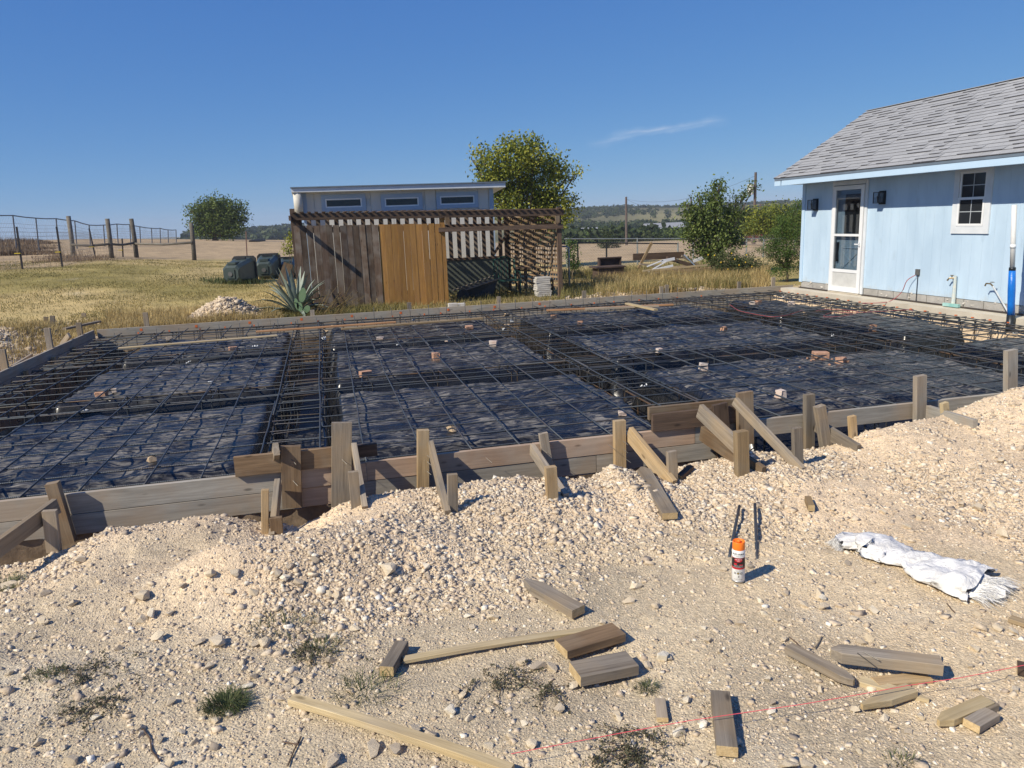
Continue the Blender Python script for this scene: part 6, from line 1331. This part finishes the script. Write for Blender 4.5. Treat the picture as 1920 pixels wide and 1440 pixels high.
RB = [((1187, 482), (1282, 478), 21.5, .20, .05, M_dark, 'dark wide board standing on edge behind the rubble'), ((1197, 503), (1222, 455), 21.0, .07, .05, M_tan, 'tan post leaning steeply out of the rubble pile'), ((1250, 484), (1300, 498), 20.3, .10, .07, M_dark, 'dark beam slanting across the top of the rubble'), ((1205, 508), (1326, 497), 20.0, .05, .03, M_pale, 'thin pale lath across the front of the rubble'), ((1262, 510), (1340, 505), 20.0, .12, .10, M_tan, 'broken pallet board at the right front of the rubble'), ((1215, 512), (1290, 514), 19.9, .05, .04, M_grey, 'grey stick lying at the bottom of the rubble'), ((1278, 480), (1312, 498), 20.6, .06, .05, M_grey, 'grey beam end in the middle of the rubble'), ((1213, 500), (1243, 488), 20.2, .03, .02, M_white, 'upper white metal strut in the rubble'), ((1215, 510), (1250, 490), 20.1, .03, .02, M_white, 'lower white metal strut in the rubble'), ((1222, 507), (1262, 498), 20.0, .06, .02, M_white, 'bent white metal panel in the rubble'), ((1240, 490), (1265, 485), 20.2, .08, .02, M_white, 'white sheet sticking up in the rubble'), ((1300, 490), (1318, 483), 20.4, .08, .02, M_white, 'white scrap at the right top of the rubble'), ((1200, 495), (1240, 500), 20.3, .05, .05, M_grey, 'grey round bar in the left of the rubble'), ((1283, 478), (1305, 500), 20.2, .03, .02, M_sblue, 'bluish bar in the right of the rubble')]
for a, b_, y_, wd, th, m_, lb in RB: tag(plank('scrap_board' if m_ not in (M_white, M_sblue) else 'scrap_metal', AY(*a, y_), AY(*b_, y_), th, wd, m_, None), lb, 'scrap')
g = MB(); c_ = AY(1262, 520, 20.8)
for k in range(5): plank('pallet_block', (c_.x+.35+k*.13, 20.0, gz(c_.x, 20)+.12), (c_.x+.35+k*.13, 20.0, gz(c_.x, 20)+.30), .06, .05, M_tan, None, (0, -1, 0)); o = C.objects[-1]; tag(o, ['leftmost', 'second from left', 'middle', 'fourth from left', 'rightmost'][k]+' short tan pallet block in the rubble', 'pallet block', 'pallet blocks in the rubble')
me_ = rock_mesh(77, .5, 'soil_mound'); me_.materials.clear(); me_.materials.append(M_soil); tag(obj('soil_mound', me_, None, Matrix.Translation((c_.x+.3, 20.9, gz(c_.x, 20.9)+.1)) @ Matrix.Diagonal((2.1, 1.0, .9, 1))), 'low dark mound under the rubble pile', 'mound')

# ------------------------------------------------------------------ far things
M_pole = plain('utility pole wood', (.13, .10, .085), (.09, .07, .06), 4)
def pole(px_, yt, Y_, label, r_=.14, arm=True, tr=False):
    t_ = AY(px_, yt, Y_); b0 = empty('utility_pole', (t_.x, Y_, gz(t_.x, Y_)), label, 'utility pole'); MB().tube([(t_.x, Y_, gz(t_.x, Y_)-.3), t_], [r_*1.2, r_*.85], 8).build('pole', M_pole, b0, I)
    if arm: MB().box(t_.x-.9, t_.x+.9, Y_-.1, Y_+.05, t_.z-1.0, t_.z-.85).build('crossarm', M_pole, b0, I)
    if tr: MB().tube([(t_.x-.45, Y_, t_.z-1.9), (t_.x-.45, Y_, t_.z-1.0)], .28, 10).build('transformer', plain('white transformer', (.6, .6, .6)), b0, I)
    return t_
w1 = pole(1174, 369, 95, 'thin bare utility pole standing left of the others before the hill', .16, False); w2 = pole(1417, 323, 62, 'tallest utility pole with transformer near the blue house', .13, False, True); w3 = pole(1426, 382, 85, 'shorter utility pole just right of the tallest one', .13, False); w4 = pole(1296, 372, 95, 'short utility pole half hidden by the young tree', .13)
g = MB()
for q in (w2, w4):
    pts = [w1.lerp(q, t/8)-Vector((0, 0, 4*1.1*(t/8)*(1-t/8)+.3)) for t in range(9)]; g.tube(pts, .012, 3)
tag(g.build('power_line', M_lampb, None), 'faint overhead wires strung between the utility poles', 'wire')
def car(px_, Y_, L_, hh, col, label, kind):
    x = AY(px_, 455, Y_).x; z = gz(x, Y_); c_ = empty('parked_car' if kind != 'trailer' else 'parked_trailer', (x, Y_, z), label, 'car' if kind != 'trailer' else 'trailer'); m_ = plain(label[:18]+' paint', col, tuple(v_*.9 for v_ in col), 2, .3)
    T = Matrix.Translation((x, Y_, z)); h2 = L_/2
    if kind == 'trailer': prof = [(-h2, .5), (h2, .5), (h2, hh-.2), (h2-.2, hh), (-h2+.3, hh), (-h2, hh-.5)]
    else: prof = [(-h2, .4), (h2, .4), (h2, .95), (h2*.38, 1.0), (h2*.22, hh), (-h2*.35, hh), (-h2*.58, 1.05), (-h2, .9)]
    n_ = len(prof); V = [(p[0], s_*.9, p[1]) for s_ in (-1, 1) for p in prof]
    MB().add(V, [tuple(range(n_)), tuple(reversed(range(n_, 2*n_)))]+[(i, i+n_, (i+1) % n_+n_, (i+1) % n_) for i in range(n_)]).build('body', m_, c_, T)
    if kind == 'trailer': MB().box(-h2*.6, -h2*.2, -.93, -.905, 1.3, 1.9).box(h2*.1, h2*.5, -.93, -.905, 1.3, 1.9).build('window', M_dk, c_, T)
    else: MB().add([(-h2*.5, -.915, 1.08), (h2*.3, -.915, 1.08), (h2*.2, -.915, hh-.1), (-h2*.33, -.915, hh-.1), (-h2*.5, -.905, 1.08), (h2*.3, -.905, 1.08), (h2*.2, -.905, hh-.1), (-h2*.33, -.905, hh-.1)], BOXF).build('window', M_dk, c_, T)
    for xx_ in (-h2*.62, h2*.62): MB().tube([(xx_, -.95, .36), (xx_, -.7, .36)], .36, 12).build('wheel', M_wb, c_, T)
    return c_
car(1402, 88, 5.2, 1.85, (.30, .03, .035), 'dark red pickup truck parked beyond the fence behind the young tree', 'car'); car(1374, 92, 4.6, 1.5, (.65, .66, .68), 'silver car parked left of the red pickup beyond the fence', 'car')
car(1215, 130, 7.0, 2.4, (.75, .75, .74), 'white trailer parked at the far edge of the field', 'trailer'); car(1248, 128, 4.5, 1.9, (.7, .7, .7), 'small white van parked right of the white trailer', 'car')
def farhouse(px_, py_, Y_, wd, hh, label, col=(.72, .71, .68)):
    p = AY(px_, py_, Y_); z = gz(p.x, Y_); h_ = empty('far_house', (p.x, Y_, z), label, 'house'); m_ = plain(label[:16]+' wall', col)
    T = Matrix.Translation((p.x, Y_, z)); MB().box(-wd/2, wd/2, 0, 5, -1, hh).build('wall', m_, h_, T)
    MB().add([(-wd/2-.3, -.3, hh), (wd/2+.3, -.3, hh), (wd/2+.3, 5.3, hh), (-wd/2-.3, 5.3, hh), (-wd/2-.3, 2.5, hh+1.3), (wd/2+.3, 2.5, hh+1.3)], [(0, 1, 5, 4), (2, 3, 4, 5), (1, 2, 5), (3, 0, 4), (3, 2, 1, 0)]).build('roof', plain(label[:16]+' roof', (.30, .31, .33)), h_, T)
    g = MB(); 
    for k in (-.3, .05, .3): MB().box(k*wd, k*wd+.9, -.04, -.01, hh*.4, hh*.8).build('window', M_dk, h_, T)
farhouse(1252, 448, 165, 9, 2.6, 'distant low house with grey roof beyond the field'); farhouse(1100, 456, 150, 6, 2.2, 'distant white shed by the road at the left of the far field')
me_ = rock_mesh(55, .6, 'covered_pile'); me_.materials.clear(); me_.materials.append(M_wb); p = AY(483, 461, 72); tag(obj('covered_pile', me_, None, Matrix.Translation((p.x, 72, gz(p.x, 72)+.1)) @ Matrix.Diagonal((1.9, .9, .9, 1))), 'black covered pile lying in the brown field right of the lone tree', 'pile')
# scrub and far woods: each shrub a clump of leaf faces, nobody could count them
def scrub(name, n, fn_, size, leaf, per_, m, label, tone=(0, .8)):
    x, y, s_ = fn_(n); n = len(x); z = ground_z(x, y); k = per_; ctr = np.stack([x, y, z+s_*.42], -1)
    d = rg.normal(size=(n, k, 3)); d /= np.linalg.norm(d, axis=2)[..., None]; P = ctr[:, None]+d*(s_*.5*1)[:, None, None]*np.array([1.15, 1.15, .85])*rg.uniform(.5, 1.05, (n, k, 1))
    P = P.reshape(-1, 3); N = len(P); ls = np.repeat(s_*leaf, k)[:, None]; a = rg.normal(size=(N, 3)); a /= np.linalg.norm(a, axis=1)[:, None]; b_ = np.cross(a, rg.normal(size=(N, 3))); b_ /= np.linalg.norm(b_, axis=1)[:, None]
    V = np.stack([P-a*ls, P+b_*ls, P+a*ls, P-b_*ls], 1).reshape(-1, 3); F = (np.arange(N)*4)[:, None]+np.array([0, 1, 2, 3])
    T = np.clip(np.repeat(rg.uniform(*tone, n), k*4)+np.repeat(rg.uniform(-.12, .12, N), 4), 0, 1)
    return tag(obj(name, npmesh(name, V, F, m, False, T)), label, 'scrub', kind='stuff')
def hillpts(n):
    d = rg.uniform(115, 760, n*6); u = rg.uniform(.25, .80, n*6); x = u*d/np.hypot(1, u); y = d/np.hypot(1, u); dens = S(.36+1.9*fbm(x, y, 55, 4, 61)+.75*S((d-600)/80)+.35*S((190-d)/50))
    k = rg.uniform(0, 1, n*6) < dens; return x[k][:n], y[k][:n], (rg.uniform(1.2, 3.4, k.sum())[:n])
scrub('hill_scrub', 6500, hillpts, 3, .15, 36, M_ldk, 'dark green scrub oak and cedar scattered over the dry hillside on the right', (.1, .8))
def beltpts(n):
    u = rg.uniform(-.16, .02, n); d = rg.uniform(330, 620, n); return u*d, d, rg.uniform(4, 8, n)
scrub('tree_belt', 1300, beltpts, 3, .17, 26, M_ldk, 'low far line of dark trees on the horizon between the lone tree and pergola', (.1, .7))
def lowpts(n):
    u = rg.uniform(.3, .68, n); d = rg.uniform(122, 175, n); return u*d/np.hypot(1, u), d/np.hypot(1, u), rg.uniform(1.2, 2.6, n)
scrub('hedge_scrub', 420, lowpts, 3, .07, 110, M_lmid, 'belt of roadside bushes at the far edge of the field below the hill', (0, .6))

# ------------------------------------------------------------------ thin summer haze
hz = MB().box(-900, 900, -40, 1500, -30, 26); hm = bpy.data.materials.new('haze air'); hm.use_nodes = True; hn = hm.node_tree; hn.nodes.clear()
pv = hn.nodes.new('ShaderNodeVolumePrincipled'); pv.inputs['Density'].default_value = .0004; pv.inputs['Color'].default_value = (.80, .87, 1, 1); ho = hn.nodes.new('ShaderNodeOutputMaterial'); hn.links.new(pv.outputs[0], ho.inputs['Volume'])
tag(hz.build('haze', hm, None), kind='stuff')
